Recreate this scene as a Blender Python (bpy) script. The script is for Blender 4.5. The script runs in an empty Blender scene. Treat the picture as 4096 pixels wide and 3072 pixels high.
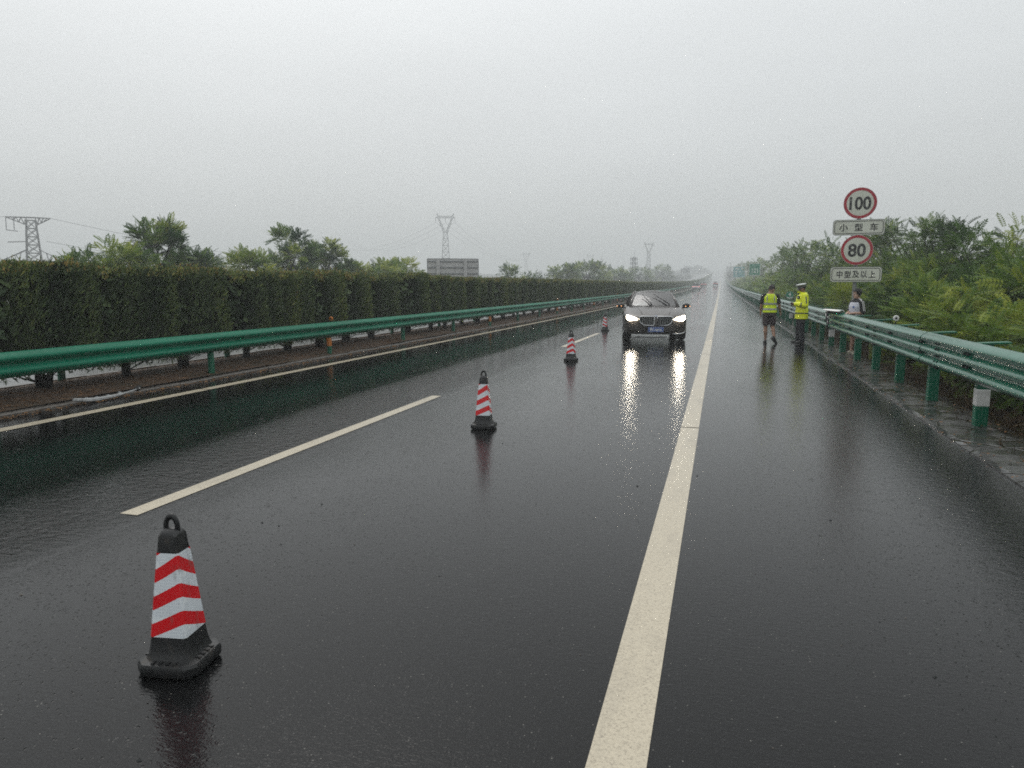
import bpy, bmesh, math, random
import numpy as np
from mathutils import Vector, Matrix, Euler
random.seed(7); RNG = np.random.default_rng(11)
PI = math.pi; R = math.radians
scene = bpy.context.scene
COL = scene.collection

# ------------------------------------------------------------------ helpers
def zr(y):
    """height of the carriageway along its length (a long sag, then a crest far away)"""
    if y < 0: return 0.0
    if y <= 850: return 2.4e-5 * y * y
    d = y - 850
    return 17.34 + 0.0408 * d - 1e-4 * d * d
def zrv(y):
    y = np.asarray(y, float); d = y - 850
    return np.where(y < 0, 0, np.where(y <= 850, 2.4e-5 * y * y, 17.34 + 0.0408 * d - 1e-4 * d * d))

def tag(o, label=None, cat=None, group=None, kind=None):
    if label: o['label'] = label
    if cat: o['category'] = cat
    if group: o['group'] = group
    if kind: o['kind'] = kind
    return o
def empty(name, loc=(0, 0, 0), rz=0, label=None, cat=None, group=None):
    o = bpy.data.objects.new(name, None); COL.objects.link(o)
    o.location = loc; o.rotation_euler = (0, 0, rz); o.empty_display_size = .2
    return tag(o, label, cat, group)
def children(o): return [c for c in bpy.data.objects if c.parent == o]
def copy_tree(o, parent=None):
    c = o.copy(); COL.objects.link(c); c.parent = parent
    for ch in list(o.children): copy_tree(ch, c)
    return c

class MB:
    def __init__(s): s.v = []; s.f = []; s.m = []; s.uv = {}
    def add(s, verts, faces, m=0, M=None):
        b = len(s.v)
        for p in verts:
            p = Vector(p)
            s.v.append(tuple(M @ p) if M is not None else tuple(p))
        for f in faces: s.f.append(tuple(b + i for i in f)); s.m.append(m)
        return b
    def box(s, c, d, m=0, rot=None, bev=0):
        x, y, z = d[0] / 2, d[1] / 2, d[2] / 2
        M = Matrix.Translation(c)
        if rot is not None: M = M @ (Euler(rot).to_matrix().to_4x4() if not isinstance(rot, Matrix) else rot)
        if bev <= 0:
            v = [(-x,-y,-z),(x,-y,-z),(x,y,-z),(-x,y,-z),(-x,-y,z),(x,-y,z),(x,y,z),(-x,y,z)]
            s.add(v, [(0,3,2,1),(4,5,6,7),(0,1,5,4),(1,2,6,5),(2,3,7,6),(3,0,4,7)], m, M)
        else:
            bm = bmesh.new(); bmesh.ops.create_cube(bm, size=1)
            for q in bm.verts: q.co = Vector((q.co.x * d[0], q.co.y * d[1], q.co.z * d[2]))
            bmesh.ops.bevel(bm, geom=bm.edges[:], offset=bev, segments=2, affect='EDGES', profile=.6)
            bm.verts.ensure_lookup_table(); bm.verts.index_update()
            s.add([q.co[:] for q in bm.verts], [tuple(q.index for q in f.verts) for f in bm.faces], m, M); bm.free()
    def loft(s, rings, m=0, cap0=True, cap1=True, closed=True, M=None):
        n = len(rings[0]); v = [p for r in rings for p in r]; f = []
        for i in range(len(rings) - 1):
            for j in range(n if closed else n - 1):
                k = (j + 1) % n
                f.append((i*n+j, i*n+k, (i+1)*n+k, (i+1)*n+j))
        if cap0: f.append(tuple(range(n))[::-1])
        if cap1: f.append(tuple(range((len(rings)-1)*n, len(rings)*n)))
        s.add(v, f, m, M)
    def tube(s, pts, rad, n=8, m=0, caps=True):
        pts = [Vector(p) for p in pts]
        if not hasattr(rad, '__len__'): rad = [rad] * len(pts)
        rings = []; ref = None
        for i, p in enumerate(pts):
            a = pts[max(i-1, 0)]; b = pts[min(i+1, len(pts)-1)]
            t = (b - a); t = t.normalized() if t.length > 1e-9 else Vector((0,0,1))
            if ref is None or abs(ref.dot(t)) > .95: ref = Vector((0,0,1)) if abs(t.z) < .9 else Vector((1,0,0))
            u = (ref - t * ref.dot(t)).normalized(); w = t.cross(u); ref = u
            rings.append([tuple(p + (u*math.cos(2*PI*k/n) + w*math.sin(2*PI*k/n)) * rad[i]) for k in range(n)])
        s.loft(rings, m, caps, caps)
    def limb(s, pts, rad, n=12, m=0):
        """tube with rounded ends"""
        pts = [Vector(p) for p in pts]; rad = list(rad)
        d0 = (pts[0]-pts[1]).normalized(); d1 = (pts[-1]-pts[-2]).normalized()
        P = []; Q = []
        for a in (1.0, .8, .45): P.append(pts[0] + d0*rad[0]*a*.9); Q.append(rad[0]*math.sqrt(max(.01, 1-a*a)))
        P += pts; Q += rad
        for a in (.45, .8, 1.0): P.append(pts[-1] + d1*rad[-1]*a*.9); Q.append(rad[-1]*math.sqrt(max(.01, 1-a*a)))
        s.tube(P, Q, n, m)
    def bar(s, a, b, w, m=0):
        s.tube([a, b], w * .707, 4, m)
    def lathe(s, prof, n=16, m=0, M=None, cap0=True, cap1=True):
        rings = [[(r*math.cos(2*PI*k/n), r*math.sin(2*PI*k/n), z) for k in range(n)] for r, z in prof]
        s.loft(rings, m, cap0, cap1, True, M)
    def ell(s, c, r, m=0, n=14, k=9, M=None):
        prof = []
        for i in range(k):
            a = -PI/2 + PI*(i+.5)/k
            prof.append((math.cos(a), math.sin(a)))
        rings = [[(c[0]+r[0]*q*math.cos(2*PI*j/n), c[1]+r[1]*q*math.sin(2*PI*j/n), c[2]+r[2]*z) for j in range(n)] for q, z in prof]
        s.loft(rings, m, True, True, True, M)
    def build(s, name, mats, parent=None, smooth=False, fixn=True):
        me = bpy.data.meshes.new(name); me.from_pydata(s.v, [], s.f)
        mats = mats if isinstance(mats, (list, tuple)) else [mats]
        for q in mats: me.materials.append(q)
        if any(s.m): me.polygons.foreach_set('material_index', s.m)
        if fixn:
            bm = bmesh.new(); bm.from_mesh(me); bmesh.ops.recalc_face_normals(bm, faces=bm.faces); bm.to_mesh(me); bm.free()
        if smooth:
            me.polygons.foreach_set('use_smooth', [True]*len(me.polygons))
            if smooth is not True: me.set_sharp_from_angle(angle=R(smooth))
        me.update()
        o = bpy.data.objects.new(name, me); COL.objects.link(o); o.parent = parent
        return o

def bake(o, mods):
    """apply modifiers [(type, {props})] to o without operators"""
    for t, kw in mods:
        md = o.modifiers.new(t.lower(), t)
        for k, v in kw.items(): setattr(md, k, v)
    bpy.context.view_layer.update()
    dg = bpy.context.evaluated_depsgraph_get()
    me = bpy.data.meshes.new_from_object(o.evaluated_get(dg), depsgraph=dg)
    old = o.data; o.modifiers.clear(); o.data = me; me.name = o.name
    if old.users == 0: bpy.data.meshes.remove(old)
    return o
def fuse(mb, name, m, parent, voxel=.009, smooth=4):
    """melt overlapping limbs into one continuous skin"""
    o = mb.build(name, m, parent, True)
    bake(o, [('REMESH', dict(mode='VOXEL', voxel_size=voxel, use_smooth_shade=True)), ('SMOOTH', dict(factor=.5, iterations=smooth))])
    if not o.data.materials: o.data.materials.append(m)
    return o
def np_mesh(name, V, F, mats, parent=None, tint=None, smooth=False, matidx=None):
    """V (n,3), F (m,4) numpy arrays"""
    me = bpy.data.meshes.new(name); n, m = len(V), len(F); k = F.shape[1]
    me.vertices.add(n); me.vertices.foreach_set('co', np.ascontiguousarray(V, np.float32).ravel())
    me.loops.add(m*k); me.loops.foreach_set('vertex_index', np.ascontiguousarray(F, np.int32).ravel())
    me.polygons.add(m); me.polygons.foreach_set('loop_start', np.arange(0, m*k, k, dtype=np.int32))
    for q in (mats if isinstance(mats, (list, tuple)) else [mats]): me.materials.append(q)
    if matidx is not None: me.polygons.foreach_set('material_index', np.ascontiguousarray(matidx, np.int32))
    if smooth: me.polygons.foreach_set('use_smooth', np.ones(m, bool))
    me.update(calc_edges=True)
    if tint is not None:
        a = me.attributes.new('tint', 'FLOAT', 'FACE'); a.data.foreach_set('value', np.ascontiguousarray(tint, np.float32))
    o = bpy.data.objects.new(name, me); COL.objects.link(o); o.parent = parent
    return o

def text_obj(name, s, size, m, parent, loc, rot=(PI/2, 0, 0), bold=0.0, ext=.001, sx=1.0, align='CENTER'):
    cu = bpy.data.curves.new('lettering', 'FONT'); cu.body = s; cu.size = size; cu.align_x = align; cu.align_y = 'CENTER'
    cu.extrude = ext; cu.offset = bold
    t = bpy.data.objects.new('lettering', cu); COL.objects.link(t)
    bpy.context.view_layer.update(); dg = bpy.context.evaluated_depsgraph_get()
    me = bpy.data.meshes.new_from_object(t.evaluated_get(dg), depsgraph=dg)
    bpy.data.objects.remove(t); bpy.data.curves.remove(cu)
    me.materials.clear(); me.materials.append(m)
    # centre on the glyph box
    xs = [v.co.x for v in me.vertices]; ys = [v.co.y for v in me.vertices]
    if xs:
        cx, cy = (min(xs)+max(xs))/2, (min(ys)+max(ys))/2
        for v in me.vertices: v.co.x = (v.co.x - cx) * sx; v.co.y -= cy
    o = bpy.data.objects.new(name, me); COL.objects.link(o); o.parent = parent
    o.location = loc; o.rotation_euler = rot
    return o

# ------------------------------------------------------------------ materials
class NT:
    def __init__(s, name):
        s.m = bpy.data.materials.new(name); s.m.use_nodes = True
        s.t = s.m.node_tree; s.n = s.t.nodes; s.n.clear()
        s.out = s.n.new('ShaderNodeOutputMaterial')
    def node(s, typ, props=None, **inp):
        q = s.n.new('ShaderNode' + typ)
        for k, v in (props or {}).items(): setattr(q, k, v)
        for k, v in inp.items():
            key = k.replace('_', ' ')
            sock = q.inputs[int(k[1:])] if k[0] == 'i' and k[1:].isdigit() else q.inputs[key]
            s.set(sock, v)
        return q
    def set(s, sock, v):
        if hasattr(v, 'is_output') and v.is_output: s.t.links.new(v, sock)
        elif hasattr(v, 'outputs'): s.t.links.new(v.outputs[0], sock)
        elif isinstance(v, (tuple, list)) and len(v) == 3 and sock.type == 'RGBA': sock.default_value = (*v, 1)
        else: sock.default_value = v
    def coord(s, scale=(1, 1, 1), out='Object', loc=(0, 0, 0)):
        c = s.node('TexCoord'); mp = s.node('Mapping'); s.t.links.new(c.outputs[out], mp.inputs['Vector'])
        mp.inputs['Scale'].default_value = scale; mp.inputs['Location'].default_value = loc
        return mp
    def noise(s, vec, scale, detail=3, rough=.5, dist=0):
        return s.node('TexNoise', Vector=vec, Scale=scale, Detail=detail, Roughness=rough, Distortion=dist)
    def math(s, op, a, b=0.0, c=None, clamp=False):
        q = s.node('Math', dict(operation=op, use_clamp=clamp), i0=a, i1=b)
        if c is not None: s.set(q.inputs[2], c)
        return q
    def mix(s, fac, a, b, mode='MIX'):
        q = s.node('Mix', dict(data_type='RGBA', blend_type=mode))
        s.set(q.inputs['Factor'], fac); s.set(q.inputs[6], a); s.set(q.inputs[7], b)
        return q.outputs[2]
    def ramp(s, fac, stops):
        q = s.node('ValToRGB', Fac=fac); cr = q.color_ramp
        while len(cr.elements) < len(stops): cr.elements.new(.5)
        for e, (p, c) in zip(cr.elements, stops):
            e.position = p; e.color = (*c, 1) if len(c) == 3 else c
        return q.outputs[0]
    def maprange(s, v, a, b, c=0., d=1.):
        q = s.node('MapRange', dict(clamp=True)); s.set(q.inputs[0], v)
        for i, x in enumerate((a, b, c, d)): q.inputs[i+1].default_value = x
        return q
    def bump(s, h, strength=.3, dist=.01, normal=None):
        q = s.node('Bump', Height=h, Strength=strength, Distance=dist)
        if normal is not None: s.set(q.inputs['Normal'], normal)
        return q
    def bsdf(s, color, rough=.5, **kw):
        p = s.node('BsdfPrincipled'); s.set(p.inputs['Base Color'], color); s.set(p.inputs['Roughness'], rough)
        for k, v in kw.items(): s.set(p.inputs[k.replace('_', ' ')], v)
        s.t.links.new(p.outputs[0], s.out.inputs['Surface']); s.p = p
        return p

def plain(name, col, rough=.5, var=.12, scale=6, bump=0, bscale=60, **kw):
    """painted / moulded surface with a little dirt and unevenness"""
    t = NT(name); c = t.coord()
    n = t.noise(c, scale, 5, .6)
    dark = tuple(x * (1 - var*1.6) for x in col); lite = tuple(min(1, x * (1 + var)) for x in col)
    col2 = t.ramp(n.outputs[0], [(.3, dark), (.7, lite)])
    rg = t.maprange(n, .3, .7, max(0, rough - .06), min(1, rough + .1))
    if bump: kw['Normal'] = t.bump(t.noise(c, bscale, 3), bump, .004)
    t.bsdf(col2, rg, **kw); return t.m
def emit(name, col, strength, mis='NONE'):
    t = NT(name); p = t.bsdf((.8, .8, .8), .2); t.set(p.inputs['Emission Color'], col); p.inputs['Emission Strength'].default_value = strength; t.m.cycles.emission_sampling = mis
    return t.m

M = {}
def wet_asphalt():
    t = NT('wet asphalt'); c = t.coord()
    sep = t.node('SeparateXYZ', Vector=c)
    X, Y = sep.outputs[0], sep.outputs[1]
    grain = t.noise(c, 130, 2, .6)
    mid = t.noise(t.coord((1, .25, 1)), 1.1, 4, .6)
    colr = t.ramp(grain.outputs[0], [(.38, (.0012, .0013, .0015)), (.56, (.006, .0062, .0064)), (.68, (.015, .015, .0155))])
    speck = t.node('TexVoronoi', dict(feature='F1'), Vector=c, Scale=48, Randomness=1)
    pick = t.math('GREATER_THAN', t.node('SeparateColor', Color=speck.outputs['Color']).outputs[0], .93)
    near = t.math('LESS_THAN', speck.outputs['Distance'], .15)
    sp = t.math('MULTIPLY', pick, near)
    colr = t.mix(t.math('MULTIPLY', sp, .55), colr, (.30, .29, .26))
    colr = t.mix(t.maprange(mid, .35, .7, 0, .45), colr, (.006, .0062, .0066))
    # flowing water: lane next to the median and the gutter strip
    wob = t.noise(t.coord((1, .12, 1)), .35, 2)
    Xw = t.math('ADD', X, t.math('MULTIPLY', t.math('SUBTRACT', wob, .5), .9))
    band = t.math('MULTIPLY', t.maprange(Xw, -5.3, -4.55), t.maprange(Xw, -3.8, -4.15))
    gut = t.math('MULTIPLY', t.maprange(Xw, 1.1, 2.3), t.maprange(Y, 16, 7))
    lane = t.math('MULTIPLY', t.maprange(Xw, -7.9, -7.4), t.maprange(Xw, -4.6, -5.4))
    flow = t.math('MAXIMUM', band, t.math('MULTIPLY', gut, .42))
    # heights
    rip = t.noise(t.coord((1.0, 2.1, 1)), 19, 2, .55, .4)
    rip2 = t.noise(t.coord((1.0, 1.4, 1)), 62, 2, .6, .3)
    patches = t.maprange(t.noise(t.coord((1, .3, 1)), .8, 3), .38, .66)
    rings = t.node('TexVoronoi', dict(feature='F1'), Vector=c, Scale=9, Randomness=1)
    rsel = t.math('GREATER_THAN', t.node('SeparateColor', Color=rings.outputs['Color']).outputs[1], .55)
    rd = t.math('MULTIPLY', t.math('SINE', t.math('MULTIPLY', rings.outputs['Distance'], 55)), t.maprange(rings.outputs['Distance'], .02, .42, 1, 0))
    ringh = t.math('MULTIPLY', rd, rsel)
    amp = t.math('ADD', t.math('MULTIPLY', flow, .30), t.math('ADD', t.math('MULTIPLY', patches, .06), t.math('ADD', .070, t.math('MULTIPLY', lane, -.050))))
    h = t.math('MULTIPLY', t.math('ADD', rip, t.math('MULTIPLY', rip2, .75)), amp)
    h = t.math('ADD', h, t.math('MULTIPLY', ringh, .022))
    h = t.math('ADD', h, t.math('MULTIPLY', grain, .030))
    dv = t.node('TexVoronoi', dict(feature='F1'), Vector=t.coord((1, .8, 1)), Scale=44, Randomness=1)
    dsel = t.math('GREATER_THAN', t.node('SeparateColor', Color=dv.outputs['Color']).outputs[2], .62)
    dome = t.math('MULTIPLY', t.maprange(dv.outputs['Distance'], .0, .30, 1, 0), dsel)
    h = t.math('ADD', h, t.math('MULTIPLY', t.math('MULTIPLY', dome, t.maprange(lane, 0, 1, 1, .55)), .12))
    ripb = t.noise(t.coord((1.0, 1.7, 1)), 10, 2, .5, .5)
    h = t.math('ADD', h, t.math('MULTIPLY', ripb, t.math('MULTIPLY', flow, 1.0)))
    bp = t.bump(h, 1.0, .0125)
    # a rain film: mirror-like, slightly matte where the grain pokes through
    rg = t.maprange(mid, .3, .75, .02, .07)
    t.bsdf(colr, rg, IOR=1.333, Normal=bp, Specular_IOR_Level=t.maprange(grain, .40, .64, .50, .26))
    return t.m
M['asphalt'] = wet_asphalt()
def far_asphalt():
    t = NT('wet far asphalt'); c = t.coord()
    n = t.noise(t.coord((1, .2, 1)), 2, 4)
    colr = t.ramp(n.outputs[0], [(.3, (.05, .05, .05)), (.7, (.075, .075, .074))])
    t.bsdf(colr, .22, IOR=1.333, Normal=t.bump(t.noise(c, 22, 2), .5, .01)); return t.m
M['asphalt2'] = far_asphalt()
def paint():
    t = NT('road paint'); c = t.coord()
    n = t.noise(c, 90, 3, .7); n2 = t.noise(t.coord((1, .3, 1)), 3, 5, .65)
    col = t.ramp(n.outputs[0], [(.30, (.28, .245, .19)), (.46, (.48, .425, .325)), (.7, (.56, .50, .385))])
    col = t.mix(t.maprange(n2, .50, .74, 0, .5), col, (.30, .27, .22))
    crack = t.node('TexVoronoi', dict(feature='DISTANCE_TO_EDGE'), Vector=t.coord((1, .45, 1)), Scale=7)
    col = t.mix(t.math('MULTIPLY', t.math('LESS_THAN', crack.outputs['Distance'], .005), t.math('MULTIPLY', .7, t.maprange(n2, .58, .66))), col, (.10, .09, .08))
    h = t.math('ADD', t.math('MULTIPLY', n, .12), t.math('MULTIPLY', t.noise(t.coord((1, 2, 1)), 24, 2), .13))
    t.bsdf(col, .26, IOR=1.333, Normal=t.bump(h, .9, .01)); return t.m
M['paint'] = paint()
def soil():
    t = NT('median soil'); c = t.coord()
    n = t.noise(c, 9, 6, .65); n2 = t.noise(c, 1.1, 3)
    col = t.ramp(n.outputs[0], [(.3, (.035, .022, .014)), (.55, (.10, .058, .032)), (.75, (.17, .10, .052))])
    col = t.mix(t.maprange(n2, .48, .68, 0, .6), col, (.028, .030, .016))
    t.bsdf(col, .8, Normal=t.bump(n, .8, .05)); return t.m
M['soil'] = soil()
def pavers():
    t = NT('wet stone pavers'); c = t.coord()
    v = t.node('TexVoronoi', dict(feature='DISTANCE_TO_EDGE'), Vector=t.coord((1.5, 2.1, 1)), Scale=1.35, Randomness=.7)
    vc = t.node('TexVoronoi', dict(feature='F1'), Vector=t.coord((1.5, 2.1, 1)), Scale=1.35, Randomness=.7)
    n = t.noise(c, 14, 5, .65)
    stone = t.ramp(n.outputs[0], [(.3, (.020, .0195, .019)), (.7, (.062, .060, .057))])
    stone = t.mix(.35, stone, t.node('HueSaturation', Saturation=.0, Value=.075, Color=vc.outputs['Color']).outputs[0])
    gap = t.math('LESS_THAN', v.outputs['Distance'], .022)
    col = t.mix(gap, stone, (.018, .014, .010))
    wet = t.maprange(t.noise(c, 2.6, 3), .42, .58)
    h = t.math('ADD', t.math('MULTIPLY', t.maprange(v.outputs['Distance'], .0, .05), .5), t.math('MULTIPLY', n, .28))
    t.bsdf(col, t.maprange(wet, 0, 1, .30, .05), IOR=1.333, Normal=t.bump(h, .4, .02)); return t.m
M['pavers'] = pavers()
def leafmat(name, stops, rough=.42, trans=.25):
    t = NT(name); a = t.node('Attribute', dict(attribute_name='tint'))
    oi = t.node('ObjectInfo')
    f = t.math('ADD', a.outputs['Fac'], t.math('MULTIPLY', t.math('SUBTRACT', oi.outputs['Random'], .5), .14), clamp=True)
    col = t.ramp(f, stops)
    p = t.bsdf(col, rough); p.inputs['Specular IOR Level'].default_value = .09
    if trans:
        tr = t.node('BsdfTranslucent', Color=col); mx = t.node('MixShader', Fac=trans)
        t.t.links.new(p.outputs[0], mx.inputs[1]); t.t.links.new(tr.outputs[0], mx.inputs[2])
        t.t.links.new(mx.outputs[0], t.out.inputs['Surface'])
    return t.m
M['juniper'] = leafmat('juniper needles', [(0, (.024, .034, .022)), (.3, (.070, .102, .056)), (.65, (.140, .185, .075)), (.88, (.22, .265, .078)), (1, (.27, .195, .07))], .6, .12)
M['leaf'] = leafmat('pinnate leaves', [(0, (.018, .040, .014)), (.35, (.060, .120, .026)), (.7, (.140, .220, .036)), (1, (.30, .34, .05))], .38, .3)
M['leafl'] = leafmat('fresh pinnate leaves', [(0, (.024, .056, .030)), (.4, (.065, .130, .036)), (.7, (.165, .245, .045)), (1, (.36, .40, .07))], .4, .34)
M['fartree'] = leafmat('far foliage', [(0, (.02, .03, .02)), (1, (.05, .06, .03))], .6, .1)
M['dry'] = leafmat('dry undergrowth', [(0, (.022, .016, .010)), (.4, (.060, .038, .020)), (.7, (.085, .060, .026)), (1, (.050, .062, .020))], .6, .15)
M['litter'] = leafmat('needle litter', [(0, (.08, .044, .022)), (.6, (.22, .115, .05)), (1, (.36, .20, .08))], .6, 0)
M['bark'] = plain('dark bark', (.022, .018, .015), .8, .4, 14, .6, 40)
M['green'] = None
def greenmetal(name, dark=(.004, .088, .052), lite=(.005, .140, .084), grime=.28, rlo=.10, sp=.5):
    t = NT(name); c = t.coord()
    n = t.noise(t.coord((1, .2, 1)), 3.0, 5, .65); st = t.noise(t.coord((1, 3.2, .25)), 5, 4, .6)
    col = t.ramp(n.outputs[0], [(.3, dark), (.7, lite)])
    col = t.mix(t.maprange(st, .56, .8, 0, grime), col, (.030, .040, .030))
    drops = t.node('TexVoronoi', dict(feature='F1'), Vector=c, Scale=95)
    bp = t.bump(t.maprange(drops.outputs['Distance'], .0, .4, 1, 0), .12, .004)
    t.bsdf(col, t.maprange(st, .35, .75, rlo, rlo + .16), Specular_IOR_Level=sp, IOR=1.5, Normal=bp); return t.m
M['green'] = greenmetal('green coated steel')
M['greenl'] = greenmetal('emerald coated steel', (.002, .120, .066), (.003, .185, .105), .12, .40, .22)
M['postgreen'] = greenmetal('green post coat', (.002, .085, .044), (.003, .130, .070), .25, .35, .25)
M['bolt'] = plain('dark bolt', (.02, .022, .022), .4)
M['whitefilm'] = plain('white reflective film', (.62, .62, .60), .35, .12, 10)
M['orangefilm'] = plain('orange reflective film', (.60, .20, .03), .4, .15, 10)
M['kerb'] = plain('wet concrete kerb', (.13, .115, .10), .4, .3, 9, .5, 70)
M['galv'] = plain('galvanised steel', (.20, .21, .215), .42, .2, 5)
M['lattice'] = plain('tower steel', (.028, .030, .036), .6, .2, 1)
M['cable'] = plain('cable', (.06, .06, .065), .6)
def muddy_rubber():
    t = NT('black rubber'); c = t.coord(); n = t.noise(c, 11, 6, .7)
    col = t.ramp(n.outputs[0], [(.35, (.009, .0095, .010)), (.55, (.016, .0165, .017)), (.72, (.050, .042, .034))])
    t.bsdf(col, t.maprange(n, .4, .7, .34, .6), Normal=t.bump(t.noise(c, 90, 3), .35, .004)); return t.m
M['blackrub'] = muddy_rubber()
M['signface'] = None
def signface():
    t = NT('weathered sign sheeting'); c = t.coord()
    n = t.noise(c, 2.4, 6, .65); st = t.noise(t.coord((3, 1, .6)), 5, 4, .7)
    col = t.ramp(n.outputs[0], [(.3, (.56, .57, .49)), (.7, (.68, .69, .61))])
    col = t.mix(t.maprange(st, .6, .78, 0, .35), col, (.36, .36, .31))
    t.bsdf(col, .38); return t.m
M['signface'] = signface()
M['signred'] = plain('faded sign red', (.40, .018, .035), .4, .12, 5)
M['signblack'] = plain('sign black', (.014, .014, .016), .45)
M['signgreen'] = plain('sign green', (.004, .20, .115), .4, .1, 3)
M['signteal'] = plain('sign teal', (.010, .25, .27), .4, .1, 3)
M['signback'] = plain('aluminium sign back', (.48, .475, .465), .45, .15, 2)
M['signwhite'] = plain('sign white', (.72, .73, .70), .4, .08, 3)
# ------------------------------------------------------------------ camera, sky, air
CAM_H = 1.625
cam = bpy.data.cameras.new('camera'); camo = bpy.data.objects.new('camera', cam); COL.objects.link(camo)
cam.sensor_width = 36; cam.lens = 709.0 / 1024 * 36; cam.clip_end = 6000; cam.clip_start = .05
camo.location = (0, 0, CAM_H); camo.rotation_euler = (R(90 - 7.83), 0, R(16.261))
scene.camera = camo
SUN_EL, SUN_RO = R(58), R(-40)
w = bpy.data.worlds.new('World'); scene.world = w; w.use_nodes = True
nt = w.node_tree; nt.nodes.clear()
wo = nt.nodes.new('ShaderNodeOutputWorld'); bg = nt.nodes.new('ShaderNodeBackground'); bg2 = nt.nodes.new('ShaderNodeBackground'); ad = nt.nodes.new('ShaderNodeAddShader')
sky = nt.nodes.new('ShaderNodeTexSky'); sky.sky_type = 'NISHITA'; sky.sun_disc = False
sky.sun_elevation = SUN_EL; sky.sun_rotation = SUN_RO; sky.air_density = 1.0; sky.dust_density = 6.0
hs = nt.nodes.new('ShaderNodeHueSaturation'); hs.inputs['Saturation'].default_value = .25
nt.links.new(sky.outputs[0], hs.inputs['Color']); nt.links.new(hs.outputs[0], bg.inputs[0]); bg.inputs[1].default_value = .05
# thick overcast: three times brighter overhead than at the horizon, with faint cloud streaks
tc = nt.nodes.new('ShaderNodeTexCoord'); sp = nt.nodes.new('ShaderNodeSeparateXYZ'); nt.links.new(tc.outputs['Generated'], sp.inputs[0])
rp = nt.nodes.new('ShaderNodeValToRGB'); cr = rp.color_ramp
for p_, g in ((0, .48), (.06, .51), (.18, .69), (.36, .785), (1, 1.0)):
    e = cr.elements[0] if p_ == 0 else (cr.elements[1] if p_ == 1 else cr.elements.new(p_))
    e.position = p_; e.color = (g * .955, g * .995, g * 1.0, 1)
nt.links.new(sp.outputs[2], rp.inputs[0])
mp = nt.nodes.new('ShaderNodeMapping'); mp.inputs['Scale'].default_value = (1.2, 1.2, 4.5); nt.links.new(tc.outputs['Generated'], mp.inputs[0])
nz = nt.nodes.new('ShaderNodeTexNoise'); nz.inputs['Scale'].default_value = 1.7; nz.inputs['Detail'].default_value = 4; nt.links.new(mp.outputs[0], nz.inputs['Vector'])
mr = nt.nodes.new('ShaderNodeMapRange'); nt.links.new(nz.outputs[0], mr.inputs[0])
for i, x in enumerate((.3, .7, .90, 1.02)): mr.inputs[i+1].default_value = x
gt = nt.nodes.new('ShaderNodeMath'); gt.operation = 'GREATER_THAN'; gt.inputs[1].default_value = -.012; nt.links.new(sp.outputs[2], gt.inputs[0])   # nothing shines from below the horizon
ml = nt.nodes.new('ShaderNodeMath'); ml.operation = 'MULTIPLY'; nt.links.new(mr.outputs[0], ml.inputs[0]); nt.links.new(gt.outputs[0], ml.inputs[1])
nt.links.new(ml.outputs[0], bg2.inputs[1]); nt.links.new(rp.outputs[0], bg2.inputs[0])
nt.links.new(bg.outputs[0], ad.inputs[0]); nt.links.new(bg2.outputs[0], ad.inputs[1]); nt.links.new(ad.outputs[0], wo.inputs[0])
su = bpy.data.lights.new('sun', 'SUN'); su.energy = .5; su.angle = R(35); su.color = (1, .97, .93)
so = bpy.data.objects.new('sun', su); COL.objects.link(so); so.rotation_euler = (PI/2 - SUN_EL, 0, PI - SUN_RO); so.location = (0, 0, 40)
vs = scene.view_settings; vs.view_transform = 'Standard'; vs.look = 'None'; vs.exposure = 0; vs.gamma = 1
cy = scene.cycles
cy.use_denoising = False; cy.filter_width = 1.75; cy.max_bounces = 8; cy.diffuse_bounces = 3; cy.glossy_bounces = 4; cy.transmission_bounces = 4
cy.transparent_max_bounces = 12; cy.volume_bounces = 1; cy.sample_clamp_indirect = 8; cy.sample_clamp_direct = 0
cy.use_adaptive_sampling = True; cy.adaptive_threshold = .004
# the air
HB = MB(); HB.box((0, 850, 22), (2600, 2100, 62))
hz = HB.build('haze', []); tag(hz, 'pale grey rain haze over the motorway', 'haze', None, 'stuff')
hm = bpy.data.materials.new('rain haze'); hm.use_nodes = True; ht = hm.node_tree; ht.nodes.clear()
ho = ht.nodes.new('ShaderNodeOutputMaterial'); hp = ht.nodes.new('ShaderNodeVolumePrincipled')
hp.inputs['Color'].default_value = (.945, .975, .985, 1); hp.inputs['Density'].default_value = .0022; hp.inputs['Anisotropy'].default_value = 0
ht.links.new(hp.outputs[0], ho.inputs['Volume']); hz.data.materials.append(hm)

# ------------------------------------------------------------------ sweeps along the motorway
def ysamples(y0, y1, near=6.):
    ys = [y0]
    while ys[-1] < y1:
        y = ys[-1]; ys.append(min(y1, y + (near if y < 120 else (12 if y < 400 else 25))))
    return ys
def sweep(name, prof, y0, y1, m, parent=None, smooth=False, closed=False, near=6., jit=0):
    ys = ysamples(y0, y1, near); mb = MB(); rings = []
    for y in ys:
        z = zr(y); j = random.uniform(-jit, jit) if jit else 0
        rings.append([(x, y, z + dz + j) for x, dz in prof])
    mb.loft(rings, 0, closed, closed, closed)
    o = mb.build(name, m, parent, smooth, fixn=closed)
    if not closed:   # single sheet: look up / outward
        me = o.data; me.update()
    return o
YE = 1150
LL, DASH, RL, PE = -7.82, -4.02, -.28, 2.42      # left edge line, lane dashes, right edge line, pavement edge
sweep('road', [(-8.5, 0), (PE, 0)], -12, YE, M['asphalt'])['kind'] = 'structure'
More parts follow.
